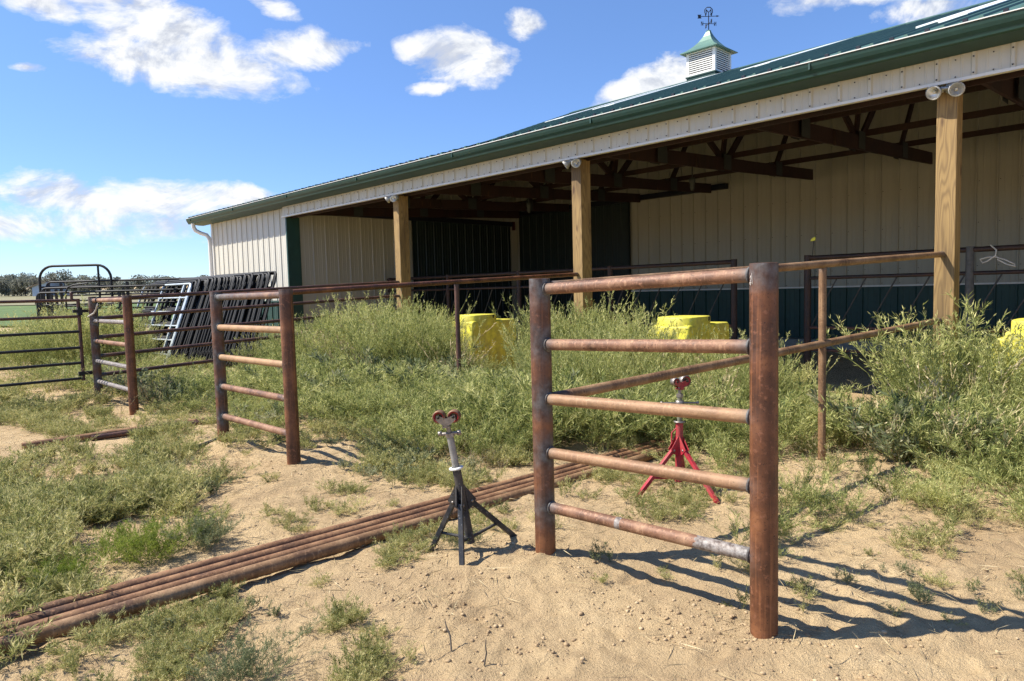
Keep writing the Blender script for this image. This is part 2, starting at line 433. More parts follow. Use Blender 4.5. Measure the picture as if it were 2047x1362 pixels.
# fascia
m = MB(); rib_wall(m, 'u', UO, UR, VW - .12, 3.475, 3.78, -1, .318, -3.115)
fasc = m
m = MB(); m.box((UO - .02, VW - .15, 3.445), (UR, VW - .085, 3.474)); m.build('fascia_trim', WHITE, barn)
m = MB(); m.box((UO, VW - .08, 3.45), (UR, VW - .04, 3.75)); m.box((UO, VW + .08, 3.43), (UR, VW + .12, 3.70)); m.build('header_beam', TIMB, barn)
# screws on the fascia and back wall ribs
m = fasc; m.cur = 1; x = -3.115
us = [x + .318 * k for k in range(-41, 14)]
for i, a in enumerate(us):
    for h in (3.50, 3.655): m.box((a - .006, VW - .152, h - .006), (a + .006, VW - .14, h + .006))
    for h in (3.495, 3.66): m.box((a + .155, VW - .13, h - .005), (a + .165, VW - .118, h + .005))
m.build('fascia', [CREAM, DARKM], barn)
m = bwall; m.cur = 1; x = -11.65 + .35
while x < 3:
    for h in (1.45, 1.75, 2.6, 3.4): m.box((x + .04, VB - .01, h - .006), (x + .055, VB - .0, h + .006))
    x += .35
m.build('back_wall', [CREAM_SHADED, DARKM], barn)
# soffit and gutter
m = MB(); m.hexa([(UE - .7, 7.83, 3.735), (UR, 7.83, 3.735), (UR, VW - .14, 3.70), (UE - .7, VW - .14, 3.70), (UE - .7, 7.83, 3.75), (UR, 7.83, 3.75), (UR, VW - .14, 3.72), (UE - .7, VW - .14, 3.72)])
m.box((UE - .7, VW - .14, 3.70), (UO, VW - .0, 3.78)); m.build('soffit', GREEN, barn)
GP = [(7.90, 3.735), (7.85, 3.722), (7.825, 3.735), (7.815, 3.765), (7.79, 3.80), (7.775, 3.835), (7.765, 3.872), (7.775, 3.876), (7.785, 3.84), (7.80, 3.81), (7.83, 3.775), (7.84, 3.745), (7.89, 3.75)]
m = MB(); m.prism(GP, 0, UE - .72, UR)
x = UE - .4
while x < UR: m.box((x, 7.760, 3.80), (x + .02, 7.80, 3.868)); x += 3.05
gut = m.build('gutter', GREEN, barn)
for i in range(2):
    pass
m = MB(); m.box((UE - .70, 7.757, 3.877), (UR, 7.90, 3.886)); m.build('drip_edge', WHITE, barn)
# main roof (with the diagonal left edge) and lower left roof
A0 = (-8.72, 7.80); A1 = (-14.04, VR)
def diag_v(u): return A0[1] + (u - A0[0]) * (A1[1] - A0[1]) / (A1[0] - A0[0])
def slab(pts, hf, t):
    n = len(pts)
    vs = [(a, b, hf(a, b)) for a, b in pts] + [(a, b, hf(a, b) - t) for a, b in pts]
    return vs, [tuple(range(n)), tuple(range(n, 2 * n))[::-1]] + [(i, n + i, n + (i + 1) % n, (i + 1) % n) for i in range(n)]
m = MB(); m.add(*slab([A0, (UR + .3, 7.80), (UR + .3, VR), A1], lambda a, b: roofh(b) + .02, .06))
def rib_v(mb, u, v0, v1, hf, w=.022, d=.03):
    mb.add([(u - w, v0, hf(v0)), (u + w, v0, hf(v0)), (u + w * .5, v0, hf(v0) + d), (u - w * .5, v0, hf(v0) + d),
            (u - w, v1, hf(v1)), (u + w, v1, hf(v1)), (u + w * .5, v1, hf(v1) + d), (u - w * .5, v1, hf(v1) + d)],
           [(0, 1, 2, 3), (7, 6, 5, 4), (0, 4, 5, 1), (1, 5, 6, 2), (2, 6, 7, 3), (3, 7, 4, 0)])
u = -13.8
while u < UR:
    v0 = 7.80 if u > A0[0] else diag_v(u)
    if VR - v0 > .2: rib_v(m, u, v0, VR - .1, lambda v: roofh(v) + .021, .024, .022)
    u += .318
m.add(*slab([A1, (UR + .3, VR), (UR + .3, 25.2), (A1[0], 25.2)], lambda a, b: HR + .02 - SL * (b - VR), .06))
m.hexa([(A1[0], VR - .18, HR - .045), (UR + .3, VR - .18, HR - .045), (UR + .3, VR, HR + .03), (A1[0], VR, HR + .03),
        (A1[0], VR - .18, HR - .015), (UR + .3, VR - .18, HR - .015), (UR + .3, VR, HR + .06), (A1[0], VR, HR + .06)])
roofm = m
m = MB()
LB = .165
lowh = lambda v: 3.90 + LB * (v - 7.80)
m.add(*slab([(UE - .7, 7.80), (A0[0], 7.80), (A1[0], VR), (UE - .7, VR)], lambda a, b: lowh(b), .06))
m.add(*slab([(UE - .7, VR), (A1[0], VR), (A1[0], 25.2), (UE - .7, 25.2)], lambda a, b: lowh(VR) - LB * (b - VR), .06))
u = UE - .6
while u < A0[0]:
    rib_v(m, u, 7.80, VR if u < A1[0] else diag_v(u), lambda v: lowh(v) + .001, .03, .035); u += .318
# closing wall between the two roofs
m.add([(A0[0], A0[1], lowh(7.8) - .03), (A1[0], A1[1], lowh(VR)), (A1[0], A1[1], HR), (A0[0], A0[1], HE)], [(0, 1, 2, 3)])
m.add([(A1[0], VR, lowh(VR)), (A1[0], 25.2, lowh(VR) - LB * (25.2 - VR)), (A1[0], 25.2, HR - SL * (25.2 - VR)), (A1[0], VR, HR)], [(0, 1, 2, 3)])
m.build('lower_roof', ROOF, barn)
# dark blocks for the shade inside every open rib end at the eave
m = roofm; m.cur = 1; u = -3.115 - .318 * 60
while u < UR:
    if u > UE: m.box((u - .020, 7.785, 3.888), (u + .020, 7.82, 3.925))
    u += .318
roof = m.build('roof', [ROOF, DARKM], barn)
for (u0, v0, v1) in ((-10.3, 11.4, 15.4), (-9.05, 11.5, 15.8), (-6.15, 12.2, 16.1), (-2.62, 10.0, 15.5), (.9, 10, 15.5)):
    m = MB(); k = .28
    m.hexa([(a, b, roofh(b) + d) for d in (.022, .052) for a, b in ((u0 - k, v0), (u0 + k, v0), (u0 + k, v1), (u0 - k, v1))])
    m.build('skylight', SKYL, barn)
# cupola
CU, CV, CH = -9.48, 16.37, .40
m = MB(); m.box((CU - CH, CV - CH, 6.35), (CU + CH, CV + CH, 6.76)); m.box((CU - CH - .02, CV - CH - .02, 6.745), (CU + CH + .02, CV + CH + .02, 6.775))
cup = m.build('cupola', GREEN, barn)
m = MB()
for a in (-1, 1):
    for b in (-1, 1):
        m.box((CU + a * CH, CV + b * CH, 6.776), (CU + a * (CH - .07), CV + b * (CH - .07), 7.36))
for a in (-1, 1):
    m.box((CU - CH + .07, CV + a * (CH - .004), 6.776), (CU + CH - .07, CV + a * (CH - .05), 6.81)); m.box((CU - CH + .07, CV + a * (CH - .004), 7.32), (CU + CH - .07, CV + a * (CH - .05), 7.36))
    m.box((CU + a * (CH - .004), CV - CH + .07, 6.776), (CU + a * (CH - .05), CV + CH - .07, 6.81)); m.box((CU + a * (CH - .004), CV - CH + .07, 7.32), (CU + a * (CH - .05), CV + CH - .07, 7.36))
m.build('louvre_frame', WHITE, barn, parent=cup)
m = MB()
for k in range(10):
    h = 6.812 + k * .0505
    q = CH - .07
    for a in (-1, 1):
        m.hexa([(CU - q, CV + a * (CH - .008), h), (CU + q, CV + a * (CH - .008), h), (CU + q, CV + a * (CH - .055), h + .038), (CU - q, CV + a * (CH - .055), h + .038),
                (CU - q, CV + a * (CH - .008), h + .026), (CU + q, CV + a * (CH - .008), h + .026), (CU + q, CV + a * (CH - .055), h + .046), (CU - q, CV + a * (CH - .055), h + .046)])
        m.hexa([(CU + a * (CH - .008), CV - q, h), (CU + a * (CH - .008), CV + q, h), (CU + a * (CH - .055), CV + q, h + .038), (CU + a * (CH - .055), CV - q, h + .038),
                (CU + a * (CH - .008), CV - q, h + .026), (CU + a * (CH - .008), CV + q, h + .026), (CU + a * (CH - .055), CV + q, h + .046), (CU + a * (CH - .055), CV - q, h + .046)])
m.build('louvres', WHITE, barn, parent=cup)
m = MB(); m.box((CU - CH + .09, CV - CH + .09, 6.77), (CU + CH - .09, CV + CH - .09, 7.35)); m.build('louvre_backing', SLATE, barn, parent=cup)
m = MB(); prof = [(.52, 7.345), (.52, 7.365), (.40, 7.43), (.29, 7.52), (.19, 7.63), (.10, 7.77), (.045, 7.89), (.045, 7.92)]
vs = []; fs = []
for r_, h in prof: vs += [(CU - r_, CV - r_, h), (CU + r_, CV - r_, h), (CU + r_, CV + r_, h), (CU - r_, CV + r_, h)]
for i in range(len(prof) - 1):
    for k in range(4): fs.append((4 * i + k, 4 * i + (k + 1) % 4, 4 * i + 4 + (k + 1) % 4, 4 * i + 4 + k))
fs += [(0, 3, 2, 1), tuple(4 * (len(prof) - 1) + k for k in range(4))]
m.add(vs, fs); m.build('cupola_roof', COPPERGREEN, barn, parent=cup)
m = MB(); m.pipe((CU, CV, 7.9), (CU, CV, 8.26), .012, 8); m.lathe([(0, -.03), (.03, 0), (0, .03)], (CU, CV, 8.09), n=8)
ar = [Vector((.62, -.02, 0)) * .0]
D1 = Vector((.8, -.6, 0)).normalized(); D2 = Vector((.6, .8, 0)).normalized()
for D_, L_ in ((D1, .15), (D2, .15)):
    for s_ in (-1, 1):
        e = Vector((CU, CV, 8.09)) + D_ * L_ * s_
        m.pipe((CU, CV, 8.09), e, .007, 6)
        # letters as little forked strokes
        m.pipe(e + Vector((0, 0, -.05)), e + Vector((0, 0, .05)), .008, 6); m.pipe(e + Vector((0, 0, -.05)), e + D_ * s_ * .045 + Vector((0, 0, .05)), .007, 6); m.pipe(e + D_ * s_ * .045 + Vector((0, 0, .05)), e + D_ * s_ * .045 + Vector((0, 0, -.05)), .007, 6)
c0 = Vector((CU, CV, 8.27)); ax = Vector((.70, .71, 0)).normalized()
a_ = c0 - ax * .27; b_ = c0 + ax * .22
m.pipe(a_, b_, .008, 6)
nrm = ax.cross(Vector((0, 0, 1)))
def plate(pts, t=.006):
    vs = [p + nrm * t for p in pts] + [p - nrm * t for p in pts]; n = len(pts)
    m.add(vs, [tuple(range(n)), tuple(range(n, 2 * n))[::-1]] + [(i, (i + 1) % n, n + (i + 1) % n, n + i) for i in range(n)])
Z = Vector((0, 0, 1))
plate([a_ - ax * .01 + Z * .045, a_ + ax * .09 + Z * .045, a_ + ax * .065, a_ + ax * .09 - Z * .045, a_ - ax * .01 - Z * .045, a_ + ax * .015])
plate([b_ + ax * .05, b_ - ax * .02 + Z * .022, b_ - ax * .02 - Z * .022])
cc = c0 + Z * .125; rr = .105
for k in range(8):       # the octagonal ring, open at its foot
    if k in (5, 6): continue
    a0 = (k - .5) * math.pi / 4; a1 = (k + .5) * math.pi / 4
    m.pipe(cc + ax * rr * math.cos(a0) + Z * rr * math.sin(a0), cc + ax * rr * math.cos(a1) + Z * rr * math.sin(a1), .0105, 6)
Mp = [(-.06, -.10), (-.06, .02), (0, -.05), (.06, .02), (.06, -.10)]
for p, q in zip(Mp[:-1], Mp[1:]): m.pipe(cc + ax * p[0] + Z * (p[1] + .02), cc + ax * q[0] + Z * (q[1] + .02), .0105, 6)
for s_ in (-1, 1): m.pipe(cc + ax * .07 * s_ - Z * .125, cc + ax * .085 * s_ - Z * .05, .0105, 6)
m.pipe(c0, cc - Z * .04, .009, 6)
m.build('weather_vane', DARKM, barn, parent=cup)
# downspout
m = MB(); fl = (1.0, .75)
m.tube([(-21.62, 7.86, 3.73), (-21.62, 7.87, 3.62), (-21.60, 7.92, 3.52), (-21.50, 8.03, 3.44), (-21.36, 8.14, 3.38), (-21.30, 8.19, 3.28), (-21.29, 8.20, 3.1), (-21.29, 8.20, 1.6), (-21.29, 8.20, .1)], .058, 12)
m.build('downspout', WHITE, barn)
# timber posts with floodlights
PU = (-11.70, -6.985, -2.075, 2.8, 7.6)
for i, pu in enumerate(PU):
    m = MB(); w = .074
    m.box((pu - .10, VW - .07, -.4), (pu + .085, VW + .075, 3.444))
    m.box((pu - .085, VW + .077, -.4), (pu + .075, VW + .17, 3.444))
    m.build('post', WOOD, barn, bevel=.006)
def lamp(c, d, par):
    d = Vector(d).normalized()
    m = MB(); m.lathe([(.0, -.10), (.028, -.10), (.032, -.085), (.034, -.05), (.055, -.02), (.070, .012), (.072, .03), (.064, .032)], c, d, 20)
    h = m.build('lamp_head', LAMPW, barn, parent=par)
    m = MB(); m.lathe([(.064, .030), (.058, .006), (.040, -.016), (.016, -.026), (.0, -.027)], c, d, 20); m.build('reflector', REFL, barn, parent=par)
    m = MB(); m.lathe([(0, -.02), (.014, -.016), (.016, .0), (.010, .012), (0, .016)], c, d, 10); m.build('bulb', BULBM, barn, parent=par)
for i, pu in enumerate(PU[:4]):
    m = MB(); c = Vector((pu + .045, VW - .10, 3.40))
    m.lathe([(0, -.04), (.055, -.04), (.06, -.02), (.06, .03), (0, .035)], c, (0, -1, -.15), 18)
    L1 = Vector((pu - .09, VW - .19, 3.372)); L2 = Vector((pu + .10, VW - .18, 3.362))
    m.tube([c + Vector((-.03, -.03, 0)), c + Vector((-.08, -.05, .005)), L1 + Vector((.05, .07, .01))], .022, 8)
    m.tube([c + Vector((.02, -.03, 0)), L2 + Vector((0, .07, .02))], .022, 8)
    fl_ = m.build('floodlight', GALV, barn)
    lamp(L1, [(-.9, -.6, -.7), (-.8, -.6, -.7), (-.15, -1, -.45), (-.3, -.9, -.4)][i], fl_); lamp(L2, [(.5, -1, .05), (.5, -1, -.05), (.3, -1, -.22), (.2, -1, -.1)][i], fl_)
# sliding doors and their tracks
def sdoor(axis, a0, a1, pos, out, h0, h1, name, label):
    m = MB(); rib_wall(m, axis, a0, a1, pos, h0, h1, out, .30, a0 + .17)
    if axis == 'v': m.box((pos - .04, a0, h0), (pos + .0, a0 + .05, h1 + .01)); m.box((pos - .04, a1 - .05, h0), (pos + .0, a1, h1 + .01))
    else: m.box((a0, pos, h0), (a0 + .05, pos + .04, h1 + .01)); m.box((a1 - .05, pos, h0), (a1, pos + .04, h1 + .01))
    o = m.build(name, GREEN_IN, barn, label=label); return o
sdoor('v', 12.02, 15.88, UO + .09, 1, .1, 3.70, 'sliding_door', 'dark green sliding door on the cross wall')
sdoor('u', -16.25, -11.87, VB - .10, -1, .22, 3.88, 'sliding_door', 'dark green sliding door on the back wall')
m = MB(); m.box((UO + .03, 9.44, 3.56), (UO + .14, 15.95, 3.70)); m.build('door_track', DARKM, barn)
m = MB(); m.box((-16.3, VB - .15, 3.885), (-8.89, VB - .03, 4.02)); m.build('door_track', DARKM, barn)
m = MB(); m.box((UO + .02, 16.02, 3.45), (UO + .09, 16.12, 3.72)); m.build('wall_box', simple('maroon_box', (.06, .012, .010), .6), barn)
# corner board strip
m = MB(); m.box((UO + .024, 15.95, .2), (UO + .05, VB - .02, 4.0)); m.build('corner_board', CREAM_SHADED, barn)
# trusses
PLATE = simple('dull_plate', (.045, .05, .048), .6, .3)
tu = [-16.2, -14.1, -11.70 + .19, -9.35, -6.985 + .19, -4.40, -2.075 + .19, .35, 2.8 + .19, 5.3]
for k, u in enumerate(tu):
    m = MB()
    def board(p, q, w=.20, t=.04, du=0.0):
        p = Vector((0, *p)); q = Vector((0, *q)); d = (q - p).normalized(); nn = Vector((0, -d.z, d.y)) * w / 2
        o = Vector((u + du, 0, 0)); T = Vector((t / 2, 0, 0))
        m.hexa([p - nn + o - T, q - nn + o - T, q - nn + o + T, p - nn + o + T, p + nn + o - T, q + nn + o - T, q + nn + o + T, p + nn + o + T])
    bc = lambda v: 3.60 + .045 * (v - VW)
    board((8.40, bc(8.40)), (13.0, bc(13.0)), .23, .045, .0)
    board((11.2, bc(11.2) - .02), (16.1, bc(16.1) - .02), .23, .045, .050)
    board((8.42, 3.92), (16.2, roofh(16.2) - .25), .22, .045, -.05)
    for (a, b, c_, d_) in ((10.1, 0, 10.35, 1), (12.2, 0, 12.5, 1), (12.3, 0, 14.2, 1), (14.4, 0, 16.1, 1), (12.2, 0, 10.9, 1)):
        board((a, bc(a) + .08), (c_, roofh(c_) - .30), .13, .04, .0495 if (a * 10) % 2 > .9 else .0)
    m.cur = 1
    for a in (10.1, 12.25, 14.4): m.box((u + .078, a - .14, bc(a) - .12), (u + .082, a + .14, bc(a) + .16)); m.box((u - .078, a - .14, bc(a) - .12), (u - .074, a + .14, bc(a) + .16))
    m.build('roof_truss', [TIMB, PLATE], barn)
for (v, h, dh) in ((10.3, 3.80, .10), (12.5, 3.90, .10), (14.7, 4.0, .10), (9.0, 4.05, .12)):
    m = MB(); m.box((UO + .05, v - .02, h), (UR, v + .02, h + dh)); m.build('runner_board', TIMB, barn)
# pendant lamps under the runners
for (u, v) in ((-7.5, 12.3), (-12.0, 12.3)):
    m = MB(); m.pipe((u, v, 3.95), (u, v, 3.62), .012, 6); m.lathe([(.0, .0), (.05, .0), (.06, -.05), (.06, -.10), (.045, -.12), (.05, -.2), (.03, -.25), (0, -.26)], (u, v, 3.62), n=12); m.build('pendant_lamp', PLATE, barn)

# ------------------------------------------------------------------ pipe fences
RP, RR = .057, .0305
HR5 = [1.513, 1.2125, .914, .6176, .3138]
VF = 2.765
def near_mk(js, rad, pw=1.0):
    def f(p):
        b = 0
        for j in js:
            d = (Vector(p) - Vector(j)).length
            b = max(b, math.exp(-(d / rad) ** 2))
        return (min(1, b * pw), 0, 0, 1)
    return f
def panel(root, uL, uR, zL, zR, tops, dh=(0, 0), topband=0.03, caps=True):
    hs = HR5
    for (u, z, tp, s_) in ((uL, zL, tops[0], 1), (uR, zR, tops[1], -1)):
        js = [(u + s_ * RP, VF, h + (dh[0] if s_ > 0 else dh[1])) for h in hs]
        nm = near_mk(js, .10 if s_ > 0 else .06, 1.1 if s_ > 0 else .6)
        def f(p, nm=nm, tp=tp):
            a = nm(p); t = max(0, 1 - (tp - p[2]) / topband) if tp - p[2] < topband else 0
            return (max(a[0], .75 * t ** .3 if t > 0 else 0), 0, 0, 1)
        m = MB(); m.pipe((u, VF, z - .35), (u, VF, tp), RP, 28, .025, f, cap=False)
        # open pipe end: rim and a short way down inside
        m.lathe([(RP, 0), (RP - .005, .001), (RP - .006, -.10), (0, -.101)], (u, VF, tp), n=28, smooth=False)
        m.build('post', RUST_POST, root)
    for k, h in enumerate(hs):
        a = (uL + RP * .8, VF, h + dh[0]); b = (uR - RP * .8, VF, h + dh[1])
        near = near_mk([a, b], .06, 1.0)
        yield_k = k
        def f(p, k=k, near=near):
            r_ = near(p)[0]; g_ = 0; t_ = 0
            fr = (p[0] - uL) / (uR - uL)
            if root is F1:
                if k == 4 and fr > .70: g_ = min(1, (fr - .68) * 7)
                if k == 4 and .385 < fr < .425: g_ = .66
                if k == 2: t_ = .4
                if k == 3: t_ = .3
            if root is F2:
                if k == 0: r_ = max(r_, .8 * max(0, 1 - fr * 1.15) + .2)
                if k in (1, 2): t_ = .7
            if root is F3 and k in (1, 3, 4): g_ = .72
            return (r_, g_, t_, 1)
        m = MB(); m.pipe(a, b, RR, 22, .02, f)
        for (c, rr_) in ((a, 0), (b, 0)):
            s_ = 1 if c is a else -1
            m.torus((c[0] + s_ * .012, VF, c[2]), (1, 0, 0), RR + .002, .006, 22, 6, (1, 0, 0, 1))
        m.build('rail', RUST_RAIL, root)
def long_rail(root, a, b, r=RR, mat=None, name='rail', sag=0.0):
    a = Vector(a); b = Vector(b); n = 40
    m = MB(); nm = near_mk([a, b], .07, .9)
    m.tube([a.lerp(b, i / n) + Vector((0, 0, -sag * math.sin(math.pi * i / n))) for i in range(n + 1)], r, 16, True, nm)
    return m.build(name, mat or RUST_RAIL, root)

F1 = Root('pipe_fence', -2.63, VF, 0, 'nearest rusty pipe fence section, five-rail ladder with long rails to the right timber post', 'fence', 'rusty pipe fence sections')
F2 = Root('pipe_fence', -7.10, VF, 0, 'middle rusty pipe fence section with a grey-ended top rail, left of the black pipe stand', 'fence', 'rusty pipe fence sections')
F3 = Root('pipe_fence', -11.74, VF, 0, 'farthest rusty pipe fence section beside the gate, five rails running behind it to the barn', 'fence', 'rusty pipe fence sections')
for _ in (panel(F1, -2.632, -1.355, ghs(-2.63, VF), ghs(-1.355, VF), (1.56, 1.585), (-.01, .025), .12),): list(_) if _ else None
for _ in (panel(F2, -7.11, -5.60, ghs(-7.1, VF), ghs(-5.6, VF), (1.565, 1.56), (-.005, .0), .04),): list(_) if _ else None
for _ in (panel(F3, -11.74, -10.06, 0, 0, (1.57, 1.57), (.0, .0), .05),): list(_) if _ else None
# near: top rail and sloping mid rail to the timber post, with a support post
long_rail(F1, (-2.60, VF + .05, 1.515), (-2.10, 8.19, 1.755), RR, RUST_OCHRE)
long_rail(F1, (-2.60, VF + .05, .905), (-2.12, 8.19, 1.075), RR, RUST_OCHRE)
tz = 1.515 + (5.80 - VF) / (8.19 - VF) * .24
m = MB(); m.pipe((-2.34, 5.80, ghs(-2.34, 5.8) - .2), (-2.34, 5.80, tz - .02), RR, 18, .03, near_mk([(-2.34, 5.8, tz)], .06, .9)); m.torus((-2.34, 5.80, tz - .03), (0, 0, 1), RR + .001, .006, 16, 6, (1, 0, 0, 1)); m.build('support_post', RUST_OCHRE, F1)
long_rail(F2, (-7.10, VF + .05, 1.515), (-7.0, 8.19, 1.72), RR, RUST_POST)
tz = 1.515 + (5.85 - VF) / (8.19 - VF) * .205
m = MB(); m.pipe((-7.06, 5.85, ghs(-7.06, 5.85) - .2), (-7.06, 5.85, tz - .02), RR, 18, .03, near_mk([(-7.06, 5.85, tz)], .06, .9)); m.build('support_post', RUST_DARK, F2)
for k, h in enumerate((1.53, 1.25, .97, .69, .41)):
    long_rail(F3, (-11.74, VF + .05, h), (-11.70, 8.19, h + .20), RR * .92, RUST_DARK)
# chalk scribble on the near right post
m = MB()
def onpost(a, h): return (-1.355 + (RP + .0015) * math.cos(a), VF + (RP + .0015) * math.sin(a), h)
for st in ([(-2.28, 1.525), (-2.18, 1.535), (-2.12, 1.522), (-2.2, 1.508), (-2.26, 1.50)], [(-2.22, 1.515), (-2.15, 1.500), (-2.10, 1.508)], [(-2.02, 1.545), (-1.98, 1.50)], [(-2.30, 1.508), (-2.25, 1.50), (-2.16, 1.496)]):
    m.tube([onpost(a, h) for a, h in st], .0013, 5)
m.build('chalk_mark', simple('chalk', (.55, .50, .45), .9), F1)

# left gate, opened toward the camera from the far post
gate = Root('pipe_gate', -11.80, 2.58, 0, 'dark six-bar pipe gate at the left edge, latched beside the farthest fence post', 'gate')
hs = [1.525, 1.285, 1.063, .826, .60, .37]
gu = -11.84
for k, h in enumerate(hs):
    m = MB(); m.pipe((gu, 2.60, h), (gu, -1.6, h), .021, 12, .2); m.build('bar', RUST_DARK if k < 2 else BLACKP, gate)
for q in (2.60, -1.6):
    m = MB(); m.pipe((gu, q, .335), (gu, q, 1.545), .024, 12, .1); m.build('end_upright', RUST_DARK, gate)
m = MB(); m.box((gu - .01, 2.52, 1.34), (gu + .03, 2.72, 1.385)); m.box((gu - .03, 2.58, 1.30), (gu + .04, 2.64, 1.42)); m.box((gu - .02, 2.54, .42), (gu + .03, 2.72, .47)); m.build('latch', BLACKP, gate)
m = MB(); m.pipe((gu, 2.52, 1.53), (gu, 2.52, 1.63), .020, 10); m.lathe([(.024, 0), (.024, .02), (0, .03)], (gu, 2.52, 1.62), n=10); m.build('latch_rod', RUST_DARK, gate)
# strap and hook on the far panel's top rail
ch = Root('tie_strap', -11.40, VF, 1.55, 'dark strap with a pale metal handle hooked over the top rail beside the gate', 'strap')
m = MB(); m.torus((-11.40, VF, 1.513), (1, .1, 0), .045, .008, 16, 6); m.torus((-11.385, VF - .02, 1.43), (0, 1, .2), .04, .008, 14, 6)
m.tube([(-11.38, VF - .03, 1.40), (-11.375, VF - .035, 1.32), (-11.385, VF - .03, 1.22), (-11.38, VF - .035, 1.14)], .009, 6); m.build('strap', DARKM, ch)
m = MB(); m.tube([(-11.33, VF - .04, 1.45), (-11.40, VF - .045, 1.38), (-11.50, VF - .05, 1.33), (-11.66, VF - .09, 1.28)], .012, 8); m.build('handle', WIREM, ch)

# feed fences inside the barn
GREYPIPE_D = simple('weathered_grey_pipe', (.10, .10, .095), .7, .2, .3, 20)
BARM = simple('dull_bar', (.055, .055, .05), .6, .3)
def feed_fence(u0, u1, posts, label):
    r = Root('feed_fence', u0, 11.0, 0, label, 'fence', 'feed fences inside the barn')
    for p in posts:
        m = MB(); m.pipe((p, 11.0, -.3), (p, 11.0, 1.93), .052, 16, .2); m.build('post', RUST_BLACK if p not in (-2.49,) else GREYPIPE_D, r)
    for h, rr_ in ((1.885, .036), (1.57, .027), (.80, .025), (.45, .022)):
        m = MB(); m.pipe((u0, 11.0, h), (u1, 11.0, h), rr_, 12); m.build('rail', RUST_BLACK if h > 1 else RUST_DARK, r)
    a = u0 + .45; n = 0
    while a < u1 - .1:
        m = MB(); m.pipe((a, 11.0, 1.565), (a - .40, 11.0, .80), .011, 8); m.build('slant_bar', BARM, r); a += .42
    return r
feed_fence(-4.67, 6.5, (-4.67, -2.49, .8, 3.6, 6.4), 'dark feed fence with slanted bars right of the opening, partly behind the near timber post')
feed_fence(-16.2, -5.92, (-16.1, -13.6, -11.1, -8.55, -5.92), 'dark feed fence with slanted bars left of the opening, seen above the fence ladder')
fl2 = Root('marker_flag', -4.60, 11.0, 1.9, 'tiny yellow plastic marker on a thin wire above the feed fence post', 'marker')
m = MB(); m.pipe((-4.60, 11.0, 1.90), (-4.575, 11.0, 2.16), .004, 6); m.build('wire', DARKM, fl2)
m = MB(); m.hexa([(-4.63, 10.985, 2.14), (-4.55, 10.985, 2.15), (-4.55, 11.0, 2.15), (-4.63, 11.0, 2.14), (-4.605, 10.985, 2.185), (-4.55, 10.985, 2.205), (-4.55, 11.0, 2.205), (-4.605, 11.0, 2.185)]); m.build('tag', TAGM, fl2, bevel=.004)
rp = Root('wire_loop', -2.2, 10.95, 1.88, 'pale loop of wire hung over the dark top rail at the right edge', 'wire')
m = MB()
m.tube([(-2.25, 10.95, 1.93), (-2.18, 10.93, 1.86), (-2.19, 10.93, 1.79), (-2.28, 10.93, 1.72), (-2.33, 10.93, 1.70), (-2.36, 10.93, 1.75), (-2.27, 10.93, 1.775), (-2.18, 10.93, 1.77), (-2.08, 10.93, 1.73), (-1.98, 10.93, 1.67), (-1.97, 10.93, 1.64), (-2.06, 10.93, 1.67), (-2.17, 10.93, 1.74)], .010, 6)
m.build('loop', WIREM, rp)

# ------------------------------------------------------------------ pipes lying on the ground
def ground_pipe(p, q, r, mat, label, group=None, lift=0.0, n=60):
    (u0, v0), (u1, v1) = p, q
    pts = []
    for i in range(n + 1):
        t = i / n; u = u0 + (u1 - u0) * t; v = v0 + (v1 - v0) * t
        x = W(u, v); pts.append((u, v, 0.004 * math.sin(t * 7) + r + lift + .004))
    rt = Vector((u0, v0, 0))
    m = MB(); m.tube(pts, r, 16, cap=False)
    d = Vector((u1 - u0, v1 - v0, 0)).normalized()
    for c, s_ in ((pts[0], -1), (pts[-1], 1)):
        m.lathe([(r, 0), (r - .004, .001), (r - .005, -.12), (0, -.121)], c, d * s_, 16, False)
    me = m.mesh('rusty_pipe', rt); me.materials.append(mat)
    o = bpy.data.objects.new('rusty_pipe', me); col.objects.link(o); o.location = W(u0, v0, 0); o.rotation_euler = (0, 0, PHI)
    tag(o, label, 'pipe', group); return o
gp = 'rusty pipes lying side by side on the ground'
ground_pipe((-3.925, .05), (-3.73, 6.15), .031, RUST_GROUND, 'rusty pipe farthest back of the four laid side by side across the yard', gp)
ground_pipe((-3.83, -.15), (-3.64, 6.05), .032, RUST_GROUND, 'rusty pipe second from the back of the four side by side', gp)
ground_pipe((-3.735, .0), (-3.55, 6.25), .031, RUST_GROUND, 'rusty pipe second from the front of the four side by side', gp)
ground_pipe((-3.635, -.1), (-3.455, 5.9), .037, RUST_OCHRE, 'thickest ochre pipe at the front of the four side by side', gp)
ground_pipe((-8.60, 1.30), (-8.50, 5.3), .036, RUST_GROUND, 'lone rusty pipe lying in the weeds behind the middle fence section', None)
ground_pipe((-8.50, 1.9), (-8.38, 5.6), .030, RUST_DARK, 'thinner dark pipe lying against the lone rusty pipe in the weeds', None)
ground_pipe((-6.80, 2.19), (-7.40, 2.92), .033, BLACKP, 'short black pipe end poking out at the foot of the middle fence post', None)

